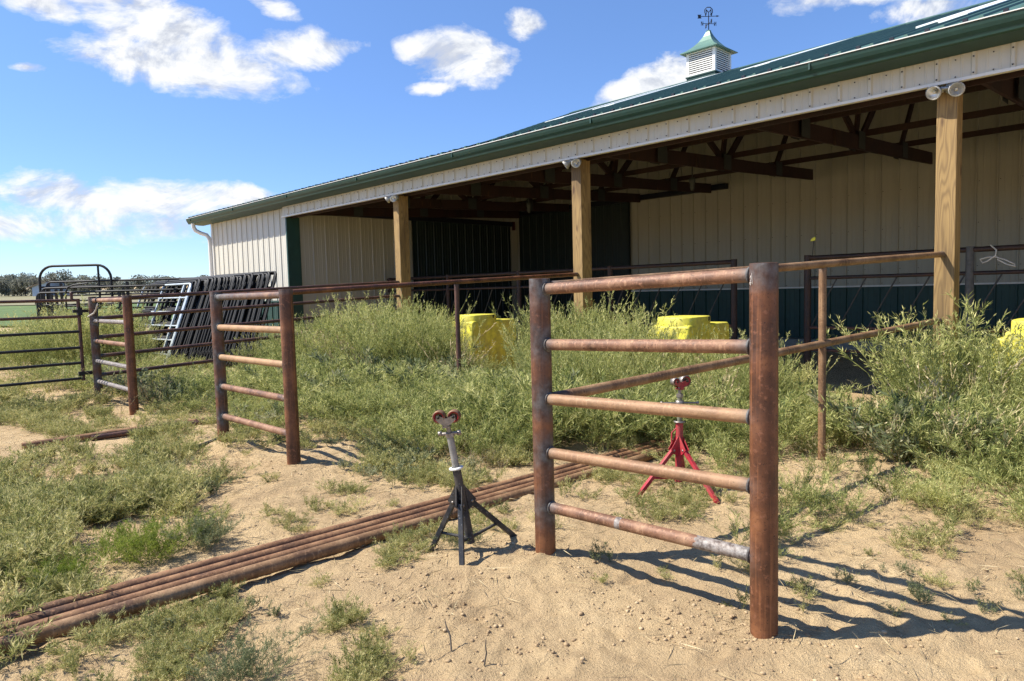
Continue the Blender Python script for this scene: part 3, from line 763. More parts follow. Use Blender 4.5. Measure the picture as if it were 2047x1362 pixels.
# ------------------------------------------------------------------ pipe stands
def pipe_stand(name, label, foot, base, top, feet, paint, inner, red):
    r = Root(name, foot[0], foot[1], 0, label, 'stand', 'pipe roller stands', world=True)
    B = Vector(base); T = Vector(top); A = (T - B).normalized(); L = (T - B).length
    at = lambda t: B + A * L * t
    # outer column
    m = MB(); m.pipe(at(0), at(.60), .024 if not red else .027, 16); m.build('column', paint, r)
    m = MB(); m.lathe([(.026, 0), (.040, .002), (.041, .010), (.026, .014)], at(.60), A, 20); m.build('collar', WHITE if not red else STEEL, r)
    m = MB(); m.pipe(at(.60), at(.865), .0195, 16); m.build('inner_tube', inner, r)
    side = A.cross(Vector((0, 1, 0))).normalized() * -1
    fr = side.cross(A).normalized()
    m = MB(); m.pipe(at(.865), at(.98), .013, 12)
    m.lathe([(.02, -.012), (.026, -.01), (.026, .012), (.02, .014)], at(.875), A, 6, False)
    if red:
        m.pipe(at(.80) - side * .13, at(.80) + side * .13, .007, 8)
        for s_ in (-1, 1): m.lathe([(0, -.01), (.012, -.008), (.012, .008), (0, .01)], at(.80) + side * .13 * s_, side, 8)
        m.lathe([(.02, -.02), (.03, -.018), (.03, .018), (.02, .02)], at(.80), A, 12)
    else:
        m.tube([at(.885) - side * .05 - fr * .02, at(.885), at(.87) + side * .045 - fr * .03], .010, 8)
        m.lathe([(0, -.012), (.015, -.01), (.015, .01), (0, .012)], at(.87) + side * .05 - fr * .03, side, 8); m.lathe([(0, -.012), (.014, -.01), (.014, .01), (0, .012)], at(.89) - side * .055 - fr * .02, side, 8)
    m.build('screw', STEEL, r)
    m = MB()    # crank handle bar on the column
    hx = fr * -.035
    if red: hx = -side * .055
    m.tube([at(.30) + hx * .5, at(.32) + hx, at(.50) + hx, at(.54) + hx * .45], .006, 8)
    m.build('pull_handle', REDP if red else STEEL, r)
    for k, ft in enumerate(feet):
        F = Vector(ft); dirh = Vector((F.x - B.x, F.y - B.y, 0)).normalized()
        H = at(.33) + dirh * .055; H2 = at(.46) + dirh * .022
        sd = dirh.cross(Vector((0, 0, 1)))
        m = MB(); T_ = sd * .0135
        # bracket plate
        pl = [at(.47) + dirh * .02, at(.34) + dirh * .085, at(.29) + dirh * .05, at(.27) + dirh * .02]
        for sg in (-1, 1):
            off = sd * .016 * sg
            vs = [p + off + sd * .002 for p in pl] + [p + off - sd * .002 for p in pl]
            m.add(vs, [(0, 1, 2, 3), (7, 6, 5, 4)] + [(i, (i + 1) % 4, 4 + (i + 1) % 4, 4 + i) for i in range(4)])
        m.build('bracket', paint, r)
        m = MB(); d = (F - H).normalized(); nn = d.cross(sd).normalized() * .0135
        m.hexa([H - nn - T_, F - nn - T_, F - nn + T_, H - nn + T_, H + nn - T_, F + nn - T_, F + nn + T_, H + nn + T_])
        lg = m.build('leg', paint, r, bevel=.002)
        m = MB(); q = H.lerp(F, .60); e = at(.04) + dirh * .01
        m.tube([q, e], .009, 8); m.build('brace', paint, r)
        m = MB(); m.lathe([(0, -.022), (.008, -.021), (.008, .021), (0, .022)], H, sd, 8); m.build('bolt', STEEL, r, parent=lg)
    # roller head
    c = at(1.0)
    hd = Vector((1, .12, 0)).normalized() if not red else Vector((.93, .36, 0)).normalized()
    ax2 = Vector((-hd.y, hd.x, 0))
    ax2 = (ax2 + Vector((.25, 0, 0))).normalized() if not red else ax2
    m = MB()
    for s_ in (-1, 1):
        o_ = ax2 * .026 * s_
        pts = [c + hd * -.055 + Z * .0 + o_, c + hd * -.05 + Z * .026 + o_, c + Z * .008 + o_, c + hd * .05 + Z * .026 + o_, c + hd * .055 + o_, c + hd * .035 - Z * .018 + o_, c - Z * .04 + o_, c - hd * .035 - Z * .018 + o_]
        n = len(pts); vs = [p + ax2 * .0025 for p in pts] + [p - ax2 * .0025 for p in pts]
        m.add(vs, [tuple(range(n)), tuple(range(n, 2 * n))[::-1]] + [(i, (i + 1) % n, n + (i + 1) % n, n + i) for i in range(n)])
    m.hexa([c - hd * .02 - ax2 * .028 - Z * .045, c + hd * .02 - ax2 * .028 - Z * .045, c + hd * .02 + ax2 * .028 - Z * .045, c - hd * .02 + ax2 * .028 - Z * .045,
            c - hd * .02 - ax2 * .028 - Z * .036, c + hd * .02 - ax2 * .028 - Z * .036, c + hd * .02 + ax2 * .028 - Z * .036, c - hd * .02 + ax2 * .028 - Z * .036])
    m.build('roller_bracket', REDP if red else STEEL, r)
    for s_ in (-1, 1):
        w = c + hd * .041 * s_ + Z * .015
        m = MB(); rr_ = .036 if not red else (.042 if s_ > 0 else .030)
        m.lathe([(rr_ - .006, -.022), (rr_, -.019), (rr_ - .002, 0), (rr_, .019), (rr_ - .006, .022), (rr_ - .009, .012), (.012, .010), (.012, -.010), (rr_ - .009, -.012), (rr_ - .006, -.022)], w, ax2, 22)
        wh = m.build('roller', BROWNRUB if not red else STEEL, r)
        m = MB(); 
        for q in (-1, 1): m.lathe([(rr_ - .012, .0105 * q), (rr_ - .0085, .021 * q), (rr_ - .0095, .0215 * q), (rr_ - .014, .0125 * q)], w, ax2, 22)
        m.build('rim', REDRIM, r, parent=wh)
        m = MB(); m.lathe([(0, -.033), (.009, -.032), (.009, .032), (0, .033)], w, ax2, 8); m.build('axle_bolt', SLATE, r, parent=wh)
    return r
gw = lambda x, y: float(GH(x, y)) 
pipe_stand('pipe_stand', 'leaning black tripod pipe stand with two red-rimmed rollers, left of the near fence post', (-.27, 3.85),
           (-.262, 3.85, .09), (-.372, 3.83, .80), [(-.299, 3.651, gw(-.299, 3.651) - .01), (-.012, 4.094, gw(-.012, 4.094) - .01), (-.504, 3.945, gw(-.504, 3.945) - .01)], NAVYP, GREYPIPE, False)
pipe_stand('pipe_stand', 'red tripod pipe stand with steel rollers seen through the near fence ladder', (1.19, 5.0),
           (1.19, 5.02, .08), (1.205, 5.02, .80), [(.86, 4.874, gw(.86, 4.874)), (1.378, 4.69, gw(1.378, 4.69)), (1.33, 5.40, gw(1.33, 5.4))], REDP, simple('olive_tube', (.20, .20, .13), .6, .3), True)

# ------------------------------------------------------------------ yellow barriers
def barrier(u, v, label, du=0):
    r = Root('plastic_barrier', u, v, 0, label, 'barrier', 'yellow plastic barriers beside the timber posts')
    m = MB()
    # body: steep-sided block with flared foot, lengthwise along v
    sec = [(-.10, -.05), (-.10, .14), (.02, .42), (.035, .95), (.075, .975), (1.085, .975), (1.12, .95), (1.13, .42), (1.22, .14), (1.22, -.05)]
    vs = []; n = len(sec)
    for k, w in enumerate((-.60, -.585, 0.0, .012)):
        ins = .012 if k in (0, 3) else 0
        for (a, h) in sec:
            ca = a + (ins if a < .5 else -ins); vs.append((u + min(max(w, -.60), .0) + (0 if k != 0 else 0) + (.0 if k != 3 else 0), v + ca, h - ins * (h > .5)))
    vs = []
    for w, ins in ((-.61, .02), (-.59, 0), (-.02, 0), (0, .02)):
        for (a, h) in sec:
            vs.append((u + w, v + a + (ins if a < .5 else -ins), h - (ins if h > .5 else 0)))
    fs = [tuple(range(n)), tuple(range(3 * n, 4 * n))[::-1]]
    for k in range(3): fs += [(k * n + i, k * n + (i + 1) % n, (k + 1) * n + (i + 1) % n, (k + 1) * n + i) for i in range(n)]
    m.add(vs, fs); b = m.build('body', YEL, r, bevel=.012)
    # raised oval hub
    m = MB(); pts = []
    for k in range(40):
        a = 2 * math.pi * k / 40; ca, sa = math.cos(a), math.sin(a)
        pts.append((u - .29 + .30 * math.copysign(abs(ca) ** .6, ca), v + .38 + .34 * math.copysign(abs(sa) ** .6, sa)))
    lv = [(1.0, .90), (1.0, 1.065), (.985, 1.078), (.95, 1.082)]
    vs = []
    for s_, h in lv: vs += [((x - u + .29) * s_ + u - .29, (y - v - .38) * s_ + v + .38, h) for x, y in pts]
    fs = [(i * 40 + k, i * 40 + (k + 1) % 40, (i + 1) * 40 + (k + 1) % 40, (i + 1) * 40 + k) for i in range(3) for k in range(40)]
    m.add(vs, fs, True); m.add(vs[120:160], [tuple(range(40))], False); m.build('hub', YEL, r)
    m = MB(); m.box((u - .02, v + .52, 1.02), (u + .014, v + .545, 1.075)); m.build('slot', SLATE, r)
    # lower wing on the far side
    m = MB(); m.hexa([(u - .74, v + .12, 0), (u - .6, v + .08, 0), (u - .6, v + 1.0, 0), (u - .74, v + .96, 0), (u - .73, v + .16, .90), (u - .6, v + .12, .90), (u - .6, v + .96, .90), (u - .73, v + .92, .90)]); m.build('wing', YEL, r, bevel=.02)
    return r
barrier(-9.32, 8.02, 'yellow plastic barrier left of the near fence ladder, showing its flared shaded side')
barrier(-5.0, 8.05, 'yellow plastic barrier whose top shows behind the near fence ladder above the weeds')
barrier(-.95, 8.15, 'yellow plastic barrier cut by the right edge of the picture behind tall weeds')

# ------------------------------------------------------------------ stacked corral panels
def corral_panel(name, w, h, r, nr, mat, railmat, nu=1):
    root = Root(name, 0, 0, 0, world=True, rot=0)
    m = MB(); c = .12; pts = []
    for (x, z, a0) in ((w - c, h - c, 0), (c, h - c, 90), (c, c, 180), (w - c, c, 270)):
        for k in range(5):
            a = R(a0 + k * 22.5); pts.append((x + c * math.cos(a), 0, z + c * math.sin(a)))
    m.tube(pts, r, 8, closed=True, flat=(1, 1)); m.build('frame', mat, root)
    m = MB(); m.pipe((.02, 0, 0), (w - .02, 0, 0), r * .8, 8); me = m.mesh('rail'); me.materials.append(railmat)
    for k in range(nr):
        o = bpy.data.objects.new('rail', me); col.objects.link(o); o.parent = root.o; o.location = (0, 0, h * (k + 1) / (nr + 1))
    m = MB(); m.box((-.006, -.020, 0), (.045, .020, h - .06)); me = m.mesh('upright'); me.materials.append(mat)
    for k in range(nu + 2):
        o = bpy.data.objects.new('upright', me); col.objects.link(o); o.parent = root.o; o.location = ((.03, .34, .34 + w * .42)[k], 0, .03)
    # hook lugs on the near end
    m = MB()
    for z in (.35, h - .22):
        m = MB(); m.pipe((-.05, 0, z), (.02, 0, z), .012, 6); m.pipe((-.045, 0, z - .05), (-.045, 0, z + .05), .010, 6); m.build('lug', mat, root)
    return root
NP = 32
proto = corral_panel('corral_panel', 2.6, 2.08, .024, 5, BLACKP, BLACKP)
lead = corral_panel('corral_panel', 2.6, 2.0, .026, 5, GLAREP, GLAREP)
dirw = Vector((-.75, .66, 0)); ang = math.atan2(dirw.y, dirw.x)
for k in range(NP):
    t = k / (NP - 1)
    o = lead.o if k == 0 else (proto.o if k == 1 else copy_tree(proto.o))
    bx = -7.62 + 2.12 * t; by = 15.25 - .45 * t
    o.location = (bx, by, -.02 + .07 * t + random.uniform(-.02, .02))
    o.rotation_euler = (R(22 + random.uniform(-1.5, 1.5) - 3 * t), 0, ang + random.uniform(-.02, .02))
    o.rotation_euler.x *= 1
    if k == 0: tag(o, 'leaning corral panel with rails coloured pale for sun glare, leftmost of the packed row by the barn corner', 'corral panel', 'black corral panels leaning in a row')
    elif k == NP - 1: tag(o, 'black corral panel at the right end of the leaning row, against the bright barn wall', 'corral panel', 'black corral panels leaning in a row')
    else: tag(o, 'black corral panel packed inside the leaning row by the barn corner', 'corral panel', 'black corral panels leaning in a row')
# upright corral panels and the bow gate behind them
for k, (h, x0, y0) in enumerate(((1.99, -11.22, 17.0), (1.84, -11.22, 16.8), (1.73, -11.22, 16.62))):
    p = corral_panel('corral_panel', 3.9, h, .024, 5, BLACKP, BLACKP)
    p.o.location = (x0, y0, 0); p.o.rotation_euler = (0, 0, R(-2))
    tag(p.o, ('tallest black corral panel standing upright behind the bow gate', 'middle-height black corral panel standing upright by the bow gate', 'lowest black corral panel standing upright in front of the bow gate')[k], 'corral panel', 'upright corral panels')
bg = Root('bow_gate', -11.31, 16.9, 0, 'black bow gate with a rounded arch rising above the other panels', 'gate', world=True)
m = MB(); pts = [(-11.31, 16.9, -.05), (-11.31, 16.9, 2.0)]
for k in range(7):
    a = R(180 - k * 15); pts.append((-11.31 + .33 + .33 * math.cos(a), 16.9, 2.04 + .33 * math.sin(a)))
for k in range(7):
    a = R(90 - k * 15); pts.append((-9.59 - .33 + .33 * math.cos(a), 16.9, 2.04 + .33 * math.sin(a)))
pts += [(-9.59, 16.9, 2.0), (-9.59, 16.9, -.05)]
m.tube(pts, .03, 10); m.build('arch', BLACKP, bg)
m = MB(); m.pipe((-9.89, 16.9, -.05), (-9.89, 16.9, 2.35), .025, 8); m.build('upright', BLACKP, bg)
for h in (.5, .95, 1.4, 1.87):
    m = MB(); m.pipe((-11.3, 16.9, h), (-9.6, 16.9, h), .022, 8); m.build('rail', BLACKP, bg)
m = MB(); m.tube([(-10.49, 16.55, 0), (-10.49, 16.55, 1.72), (-10.42, 16.55, 1.85), (-10.28, 16.55, 1.90), (-9.95, 16.55, 1.93)], .02, 8); o = m.build('bent_tube', BLACKP, bg)

# ------------------------------------------------------------------ foliage
def leaf_mat(name, c1, c2, c3, trans=.42):
    m = Mt(name)
    at = m.n('ShaderNodeAttribute', attribute_name='tone')
    c = m.ramp(at.outputs['Fac'], [(0, c1), (.5, c2), (1, c3)])
    m.base(c); m.set(Roughness=.6); m.b.inputs['Specular IOR Level'].default_value = .25
    tr = m.n('ShaderNodeBsdfTranslucent'); m.l(c, tr.inputs['Color'])
    mx = m.n('ShaderNodeMixShader'); mx.inputs[0].default_value = trans
    m.l(m.b.outputs[0], mx.inputs[1]); m.l(tr.outputs[0], mx.inputs[2]); m.l(mx.outputs[0], m.out.inputs['Surface'])
    return m.m
KOCHIA = leaf_mat('feathery_weed', (.07, .105, .028), (.345, .375, .115), (.72, .68, .30))
LOWW = leaf_mat('low_weed', (.08, .11, .030), (.375, .375, .13), (.76, .67, .33))
BRIGHT = leaf_mat('bright_weed', (.11, .17, .025), (.22, .28, .04), (.36, .38, .09))
STRAW = leaf_mat('dry_straw', (.26, .19, .10), (.46, .36, .19), (.60, .50, .30), .15)
GREYW = leaf_mat('dusty_green_weed', (.08, .11, .05), (.22, .25, .12), (.46, .43, .25))
TREEF = leaf_mat('far_tree_leaves', (.13, .14, .11), (.22, .23, .18), (.34, .33, .28), .35)
BARK = simple('bark', (.10, .08, .06), .9, 0, .3)

def nrmz(a): return a / np.maximum(np.linalg.norm(a, axis=-1, keepdims=True), 1e-6)
def strips(P, Q, w, r):
    """thin diamond quads from P to Q with width w"""
    d = Q - P; s = nrmz(np.cross(d, r.normal(size=d.shape))) * (w[:, None] if np.ndim(w) else w) * .5
    mid = P + d * .45
    return np.stack([P, mid + s, Q, mid - s], 1)
def plant(seed, h=1.0, ns=14, nb=11, nl=10, lean=(5, 42), ll=.03, lw=.005, bl=.22, low=False, twig=.004, droop=.25):
    """returns quads (N,4,3) and tones (N,)"""
    r = np.random.default_rng(seed)
    az = r.random(ns) * 2 * math.pi; le = np.radians(r.uniform(lean[0], lean[1], ns)); L = h * r.uniform(.55, 1.0, ns) / np.maximum(np.cos(le), .5)
    if low: L = h * r.uniform(.6, 1.2, ns)
    dh = np.stack([np.cos(az), np.sin(az), np.zeros(ns)], 1)
    base = dh * r.uniform(0, .05, (ns, 1)) * (1 if low else 1.5)
    def pos(i, t):
        t = t[..., None]
        out = dh[i] * (np.sin(le[i])[:, None] * L[i][:, None] * (t * (1 + droop * t)))
        up = (np.cos(le[i]) * L[i])[:, None] * (t - droop * .5 * t * t)
        return base[i] + out + np.array([0, 0, 1.]) * up
    quads = []; tones = []
    K = 5; si = np.arange(ns)
    for k in range(K):
        a = pos(si, np.full(ns, k / K)); b = pos(si, np.full(ns, (k + 1.08) / K))
        quads.append(strips(a, b, twig * 1.3, r)); tones.append(np.full(ns, .5))
    bi = np.repeat(si, nb); bt = r.uniform(.12, 1.0, ns * nb) ** .85
    bp = pos(bi, bt); tang = nrmz(pos(bi, bt + .03) - pos(bi, bt - .03))
    rd = r.normal(size=(ns * nb, 3)); rd[:, 2] = np.abs(rd[:, 2]) * .5
    bd = nrmz(tang * .9 + nrmz(rd) * .85)
    blen = bl * h * (1.15 - bt * .8) * r.uniform(.5, 1.15, ns * nb)
    curve = np.array([0, 0, 1.]) * .35
    def bpos(i, t): t = t[..., None]; return bp[i] + (bd[i] * t + curve * t * t) * blen[i][:, None]
    ii = np.arange(ns * nb)
    for k in range(2):
        quads.append(strips(bpos(ii, np.full(len(ii), k / 2.)), bpos(ii, np.full(len(ii), (k + 1.1) / 2)), twig * .8, r)); tones.append(r.uniform(.35, .8, len(ii)))
    li = np.repeat(ii, nl); lt = r.uniform(.05, 1.05, len(li))
    lp = bpos(li, lt); ld = nrmz(bd[li] * .9 + r.normal(size=(len(li), 3)) * .55 + np.array([0, 0, .25]))
    lenl = ll * r.uniform(.55, 1.3, len(li))
    quads.append(strips(lp, lp + ld * lenl[:, None], lw * r.uniform(.7, 1.3, len(li)), r))
    tones.append(np.clip(r.normal(.44, .27, len(li)) + (bt[np.repeat(np.arange(len(bt)), nl)] - .5) * .25, 0, 1))
    q = np.concatenate(quads).astype(np.float32); t = np.concatenate(tones).astype(np.float32)
    q[:, :, 2] = np.maximum(q[:, :, 2], -.01)
    return q, t
def make_mass(name, items, material):
    """items: (quads, tones, x, y, z, rot, scale, dtone)"""
    Q = []; T = []
    for (q, t, x, y, z, a, s, dt) in items:
        c, sn = math.cos(a), math.sin(a); sx, sz = (s if isinstance(s, tuple) else (s, s))
        M = np.array([[c * sx, sn * sx, 0], [-sn * sx, c * sx, 0], [0, 0, sz]], np.float32)
        Q.append(q @ M + np.array([x, y, z], np.float32)); T.append(np.clip(t + dt, 0, 1))
    Q = np.concatenate(Q); T = np.concatenate(T)
    co = Q.reshape(-1, 3); me = quads_mesh(name, co, np.arange(len(co), dtype=np.int32).reshape(-1, 4))
    at = me.attributes.new('tone', 'FLOAT', 'POINT'); at.data.foreach_set('value', np.repeat(T, 4).astype(np.float32))
    me.materials.append(material)
    o = bpy.data.objects.new(name, me); col.objects.link(o); return o
TALL = [plant(100 + i, 1.0, 13, 12, 11, (2, 34), .042, .0062, .24) for i in range(6)]
MID = [plant(200 + i, 1.0, 12, 10, 9, (8, 55), .10, .0115, .30, twig=.009) for i in range(6)]      # scaled by .3-.7
LOWP = [plant(300 + i, 1.0, 10, 8, 7, (22, 70), .19, .0215, .34, low=True, twig=.014, droop=.1) for i in range(7)]   # scaled by .12-.3
LEAFY = [plant(400 + i, 1.0, 8, 8, 7, (5, 50), .14, .035, .25, twig=.014) for i in range(4)]
SKEL = [plant(600 + i, 1.0, 8, 7, 3, (3, 40), .05, .012, .26, twig=.008) for i in range(4)]
UPR = [plant(500 + i, 1.0, 7, 6, 8, (0, 28), .13, .020, .20, twig=.014) for i in range(4)]
def region(uc, vc, ru, rv, n, hmin, hmax, thr=-.5, seed=0, sq=False):
    r = np.random.default_rng(seed + 900); out = []
    tries = 0
    while len(out) < n and tries < n * 8:
        tries += 1
        a, b = r.uniform(-1, 1, 2)
        if not sq and a * a + b * b > 1: continue
        u, v = uc + a * ru, vc + b * rv
        p = W(u, v)
        if float(vnoise(p.x, p.y, .55, 21)) * .7 + float(vnoise(p.x, p.y, .2, 22)) * .5 < thr: continue
        if 1.2 < v < 4.4 and abs(u + 8.5) < .17 and r.random() < .8: continue
        if v < 6.1 and abs(u - (-3.76 + .033 * v)) < .19 and r.random() < (.93 if hmax > .15 else .8): continue
        edge = 1 - .35 * (a * a + b * b)
        lump = 1.0 + .75 * float(vnoise(p.x, p.y, 1.1, 51)) + .35 * float(vnoise(p.x, p.y, .45, 52))
        if hmax > .4: edge *= max(.3, lump)
        if hmax > .4 and float(vnoise(p.x, p.y, .8, 53)) < -.30: continue
        out.append((p.x, p.y, float(GH(p.x, p.y)) - .01, r.uniform(hmin, hmax) * edge ** .5, r.uniform(0, 6.28), r.normal(0, .14), int(r.integers(0, 1000))))
    return out
ENV = [(0, 650), (60, 640), (130, 605), (205, 580), (250, 600), (272, 665), (300, 705), (420, 710), (520, 670), (560, 650), (600, 640), (640, 618), (720, 600), (800, 586), (870, 600), (893, 660), (925, 690), (955, 708), (1000, 724), (1050, 740), (1070, 665), (1090, 590), (1160, 600), (1240, 590), (1330, 605), (1350, 655), (1440, 668), (1480, 645), (1500, 600), (1555, 640), (1575, 720), (1640, 752), (1700, 765), (1780, 775), (1830, 700), (1870, 620), (1925, 590), (1960, 640), (1985, 690), (2047, 740)]
def top_at(x, y):
    # the skyline the weeds reach along each line of sight, as a height above the ground there
    xs = 1023.5 + 1399.04 * x / y - 0.0 ; e = np.interp(xs, [a for a, b in ENV], [b for a, b in ENV])
    hor = 585 - .0261 * (xs - 1023.5) * 1.0 - 3.5
    return 1.5 - (e - hor) / 1399.04 * y
tall = []
for i, rg in enumerate((
    (-9.9, 6.8, 2.1, 1.0, 110, 1.30, 1.75), (-12.2, 6.7, 1.4, .9, 50, 1.15, 1.5), (-10.8, 5.6, 1.8, .7, 60, .8, 1.2), (-8.8, 6.6, .7, .5, 18, 1.0, 1.3), (-8.15, 7.0, .35, .4, 7, 1.2, 1.6),
    (-6.5, 7.35, .75, .6, 34, 1.4, 1.72), (-5.5, 7.2, .8, .5, 26, 1.15, 1.5), (-4.3, 7.3, 1.1, .5, 30, .95, 1.28), (-3.5, 7.0, .6, .5, 16, .9, 1.2), (-5.1, 6.3, 1.9, .5, 56, .75, 1.1),
    (-18.2, 3.6, 2.6, 1.5, 100, 1.5, 1.95), (-16.2, 4.3, 1.6, .8, 60, 1.3, 1.8), (-13.6, 4.6, 1.0, .5, 18, .8, 1.1),
    (-1.35, 7.25, .65, .5, 20, 1.0, 1.5), (-.6, 7.1, .6, .6, 16, 1.0, 1.4), (-.1, 6.6, .5, .6, 8, .7, 1.0))):
    for (x, y, z, h, a, dt, k) in region(*rg, thr=-.6, seed=i):
        h = min(h, (top_at(x, y) - z) / .93 * (1.0 + dt * 1.0))
        if h < .3: continue
        q, t = TALL[k % 6]; tall.append((q, t, x, y, z, a, (max(h, .7) * .8, h), dt))
tag(make_mass('tall_weeds', tall, KOCHIA), 'dense feathery green weeds growing waist high along the barn', kind='stuff')
mid = []
for i, rg in enumerate((
    (-8.9, 5.0, 1.9, .8, 90, .45, .8), (-7.2, 4.6, 1.2, .8, 50, .35, .6), (-6.3, 5.4, 1.2, .9, 64, .4, .68), (-5.0, 5.3, 1.7, .8, 84, .42, .72), (-3.2, 6.2, .6, .7, 16, .45, .75), (-3.0, 5.3, .5, .6, 12, .25, .4),
    (-5.3, 4.3, 1.2, .6, 44, .25, .42), (-2.3, 6.9, .4, .3, 8, .28, .38), (-1.75, 6.6, .9, .5, 34, .38, .6), (-.9, 6.2, .8, .5, 20, .3, .5), (-1.1, 5.4, 1.1, .5, 34, .2, .36), (-1.85, 4.6, .4, .5, 9, .2, .3), (-1.80, 3.75, .22, .3, 6, .16, .28),
    (-11.2, 4.0, 1.6, .6, 32, .3, .6), (-9.3, 3.7, 1.4, .6, 26, .22, .42), (-12.8, 3.2, 1.3, .7, 24, .3, .5), (-7.9, 3.6, .8, .4, 14, .2, .32), (-14.5, 3.4, 1.8, .9, 34, .35, .6), (-3.5, 7.0, .7, .5, 12, .4, .7))):
    for (x, y, z, h, a, dt, k) in region(*rg, thr=-.3, seed=40 + i):
        h = min(h, max(.12, (top_at(x, y) - z) / .93))
        q, t = MID[k % 6]; mid.append((q, t, x, y, z, a, (h * 1.15, h), dt))
tag(make_mass('mid_height_weeds', mid, KOCHIA), 'knee-high green weeds filling the ground in front of the tall ones', kind='stuff')
low = []; lowm = []
for i, rg in enumerate((
    (-8.6, 2.7, 2.2, 1.0, 140, .10, .2), (-6.4, 1.5, 1.8, .8, 210, .10, .26), (-4.9, 1.1, .95, .7, 140, .10, .24), (-5.0, .5, 1.5, .5, 80, .1, .24), (-4.15, .7, .25, .6, 40, .06, .13), (-9.5, 1.2, 2.5, .9, 130, .1, .2), (-11.5, 2.0, 1.7, 1.0, 90, .12, .24), (-13.5, 2.2, 2.2, 1.6, 110, .15, .3),
    (-4.9, 3.6, 1.2, .7, 110, .10, .2), (-4.4, 2.4, .55, .45, 34, .06, .12), (-3.9, 4.6, .9, .8, 70, .12, .22), (-2.9, 3.9, .6, .4, 40, .07, .14), (-3.15, 3.0, .3, .35, 16, .06, .11), (-3.3, 2.3, .2, .4, 40, .06, .12), (-3.35, 1.5, .2, .6, 40, .05, .1),
    (-2.75, 1.2, .55, .45, 90, .05, .13), (-3.2, .95, .4, .5, 60, .05, .12), (-6.0, 3.9, 1.0, .8, 70, .12, .24), (-1.6, 3.4, .35, .5, 18, .06, .12), (-1.2, 4.7, 1.1, .5, 46, .07, .15), (-.7, 3.9, .8, .6, 14, .05, .09),
    (-2.5, 4.8, .7, .5, 26, .08, .16), (-6.6, 2.6, .5, .3, 16, .06, .12), (-5.7, 2.3, .5, .3, 10, .05, .1), (-2.1, 2.9, .5, .2, 5, .04, .07), (-10.5, 6.0, 3.2, 2.2, 200, .15, .3), (-5.2, 6.6, 2.2, 1.4, 150, .15, .3), (-1.6, 6.6, 1.3, 1.0, 70, .12, .25))):
    for (x, y, z, h, a, dt, k) in region(*rg, thr=.06, seed=80 + i):
        q, t = (LOWP + UPR + MID[:2])[k % 13]; low.append((q, t, x, y, z, a, (h * 1.25, h * (1.3 if k % 13 > 6 else 1)), dt))
tag(make_mass('low_weeds', low, LOWW), 'low sprawling grey-green weeds matted over the sandy ground', kind='stuff')
leafy = []
for i, rg in enumerate(((-9.0, 5.6, 2.0, 1.0, 26, .5, .9), (-5.4, 5.6, 1.6, .8, 22, .4, .7), (-8.2, 3.9, 1.5, .6, 16, .2, .4), (-1.7, 6.3, 1.0, .6, 14, .35, .6), (-6.4, 1.6, 1.7, .7, 40, .10, .2), (-2.9, 1.1, .6, .4, 10, .07, .13), (-5.0, 3.4, 1.0, .5, 18, .12, .24), (-12, 3.6, 2.5, 1.2, 18, .3, .6))):
    for (x, y, z, h, a, dt, k) in region(*rg, thr=-.1, seed=260 + i):
        h = min(h, max(.12, (top_at(x, y) - z) / .95))
        q, t = LEAFY[k % 4]; leafy.append((q, t, x, y, z, a, (h * 1.1, h), dt))
tag(make_mass('leafy_weeds', leafy, GREYW), 'broader-leaved dusty green weeds mixed in among the feathery ones', kind='stuff')
dead = []
for i, rg in enumerate(((-9.6, 6.3, 2.2, 1.2, 14, .9, 1.4), (-5.2, 6.6, 2.0, 1.0, 12, .7, 1.2), (-7.6, 4.9, 2.2, .8, 16, .3, .6), (-1.5, 6.6, 1.0, .8, 8, .5, 1.0), (-6.2, 1.6, 1.8, .8, 34, .12, .28), (-4.8, 3.7, 1.4, .7, 20, .15, .3), (-2.8, 1.2, .6, .4, 12, .08, .16), (-12, 3.5, 3, 1.5, 16, .3, .7), (-1.3, 5.2, 1.1, .6, 10, .15, .35))):
    for (x, y, z, h, a, dt, k) in region(*rg, thr=-.4, seed=160 + i):
        h = min(h, max(.12, (top_at(x, y) - z) / .95))
        q, t = SKEL[k % 4]; dead.append((q, t, x, y, z, a, (h * .9, h), dt))
tag(make_mass('dead_weeds', dead, STRAW), 'bleached dead weed stems standing among the green ones', kind='stuff')
# straw and dead stems lying about
r = np.random.default_rng(5); N = 26000
uu = r.uniform(-11, 1.2, N); vv = r.uniform(.2, 7, N)
den = r.random(N); keep = (vnoise(uu * 1., vv, .7, 31) + .25 + .25 * (uu < -2.2) > den * .8); uu = uu[keep]; vv = vv[keep]
X = uu * ST + vv * CT; Y = -uu * CT + vv * ST; Zz = GH(X, Y) + r.uniform(.002, .02, len(X))
L = r.uniform(.03, .19, len(X)); a = r.uniform(0, 6.28, len(X))
P = np.stack([X, Y, Zz], 1); Q_ = P + np.stack([np.cos(a) * L, np.sin(a) * L, r.uniform(-.006, .035, len(X))], 1)
st = strips(P, Q_, r.uniform(.0015, .0045, len(X)), r)
tag(make_mass('dry_straw', [(st.astype(np.float32), r.uniform(0, 1, len(X)).astype(np.float32), 0, 0, 0, 0, 1, 0)], STRAW), 'bits of dry straw and dead stems scattered over the sand', kind='stuff')
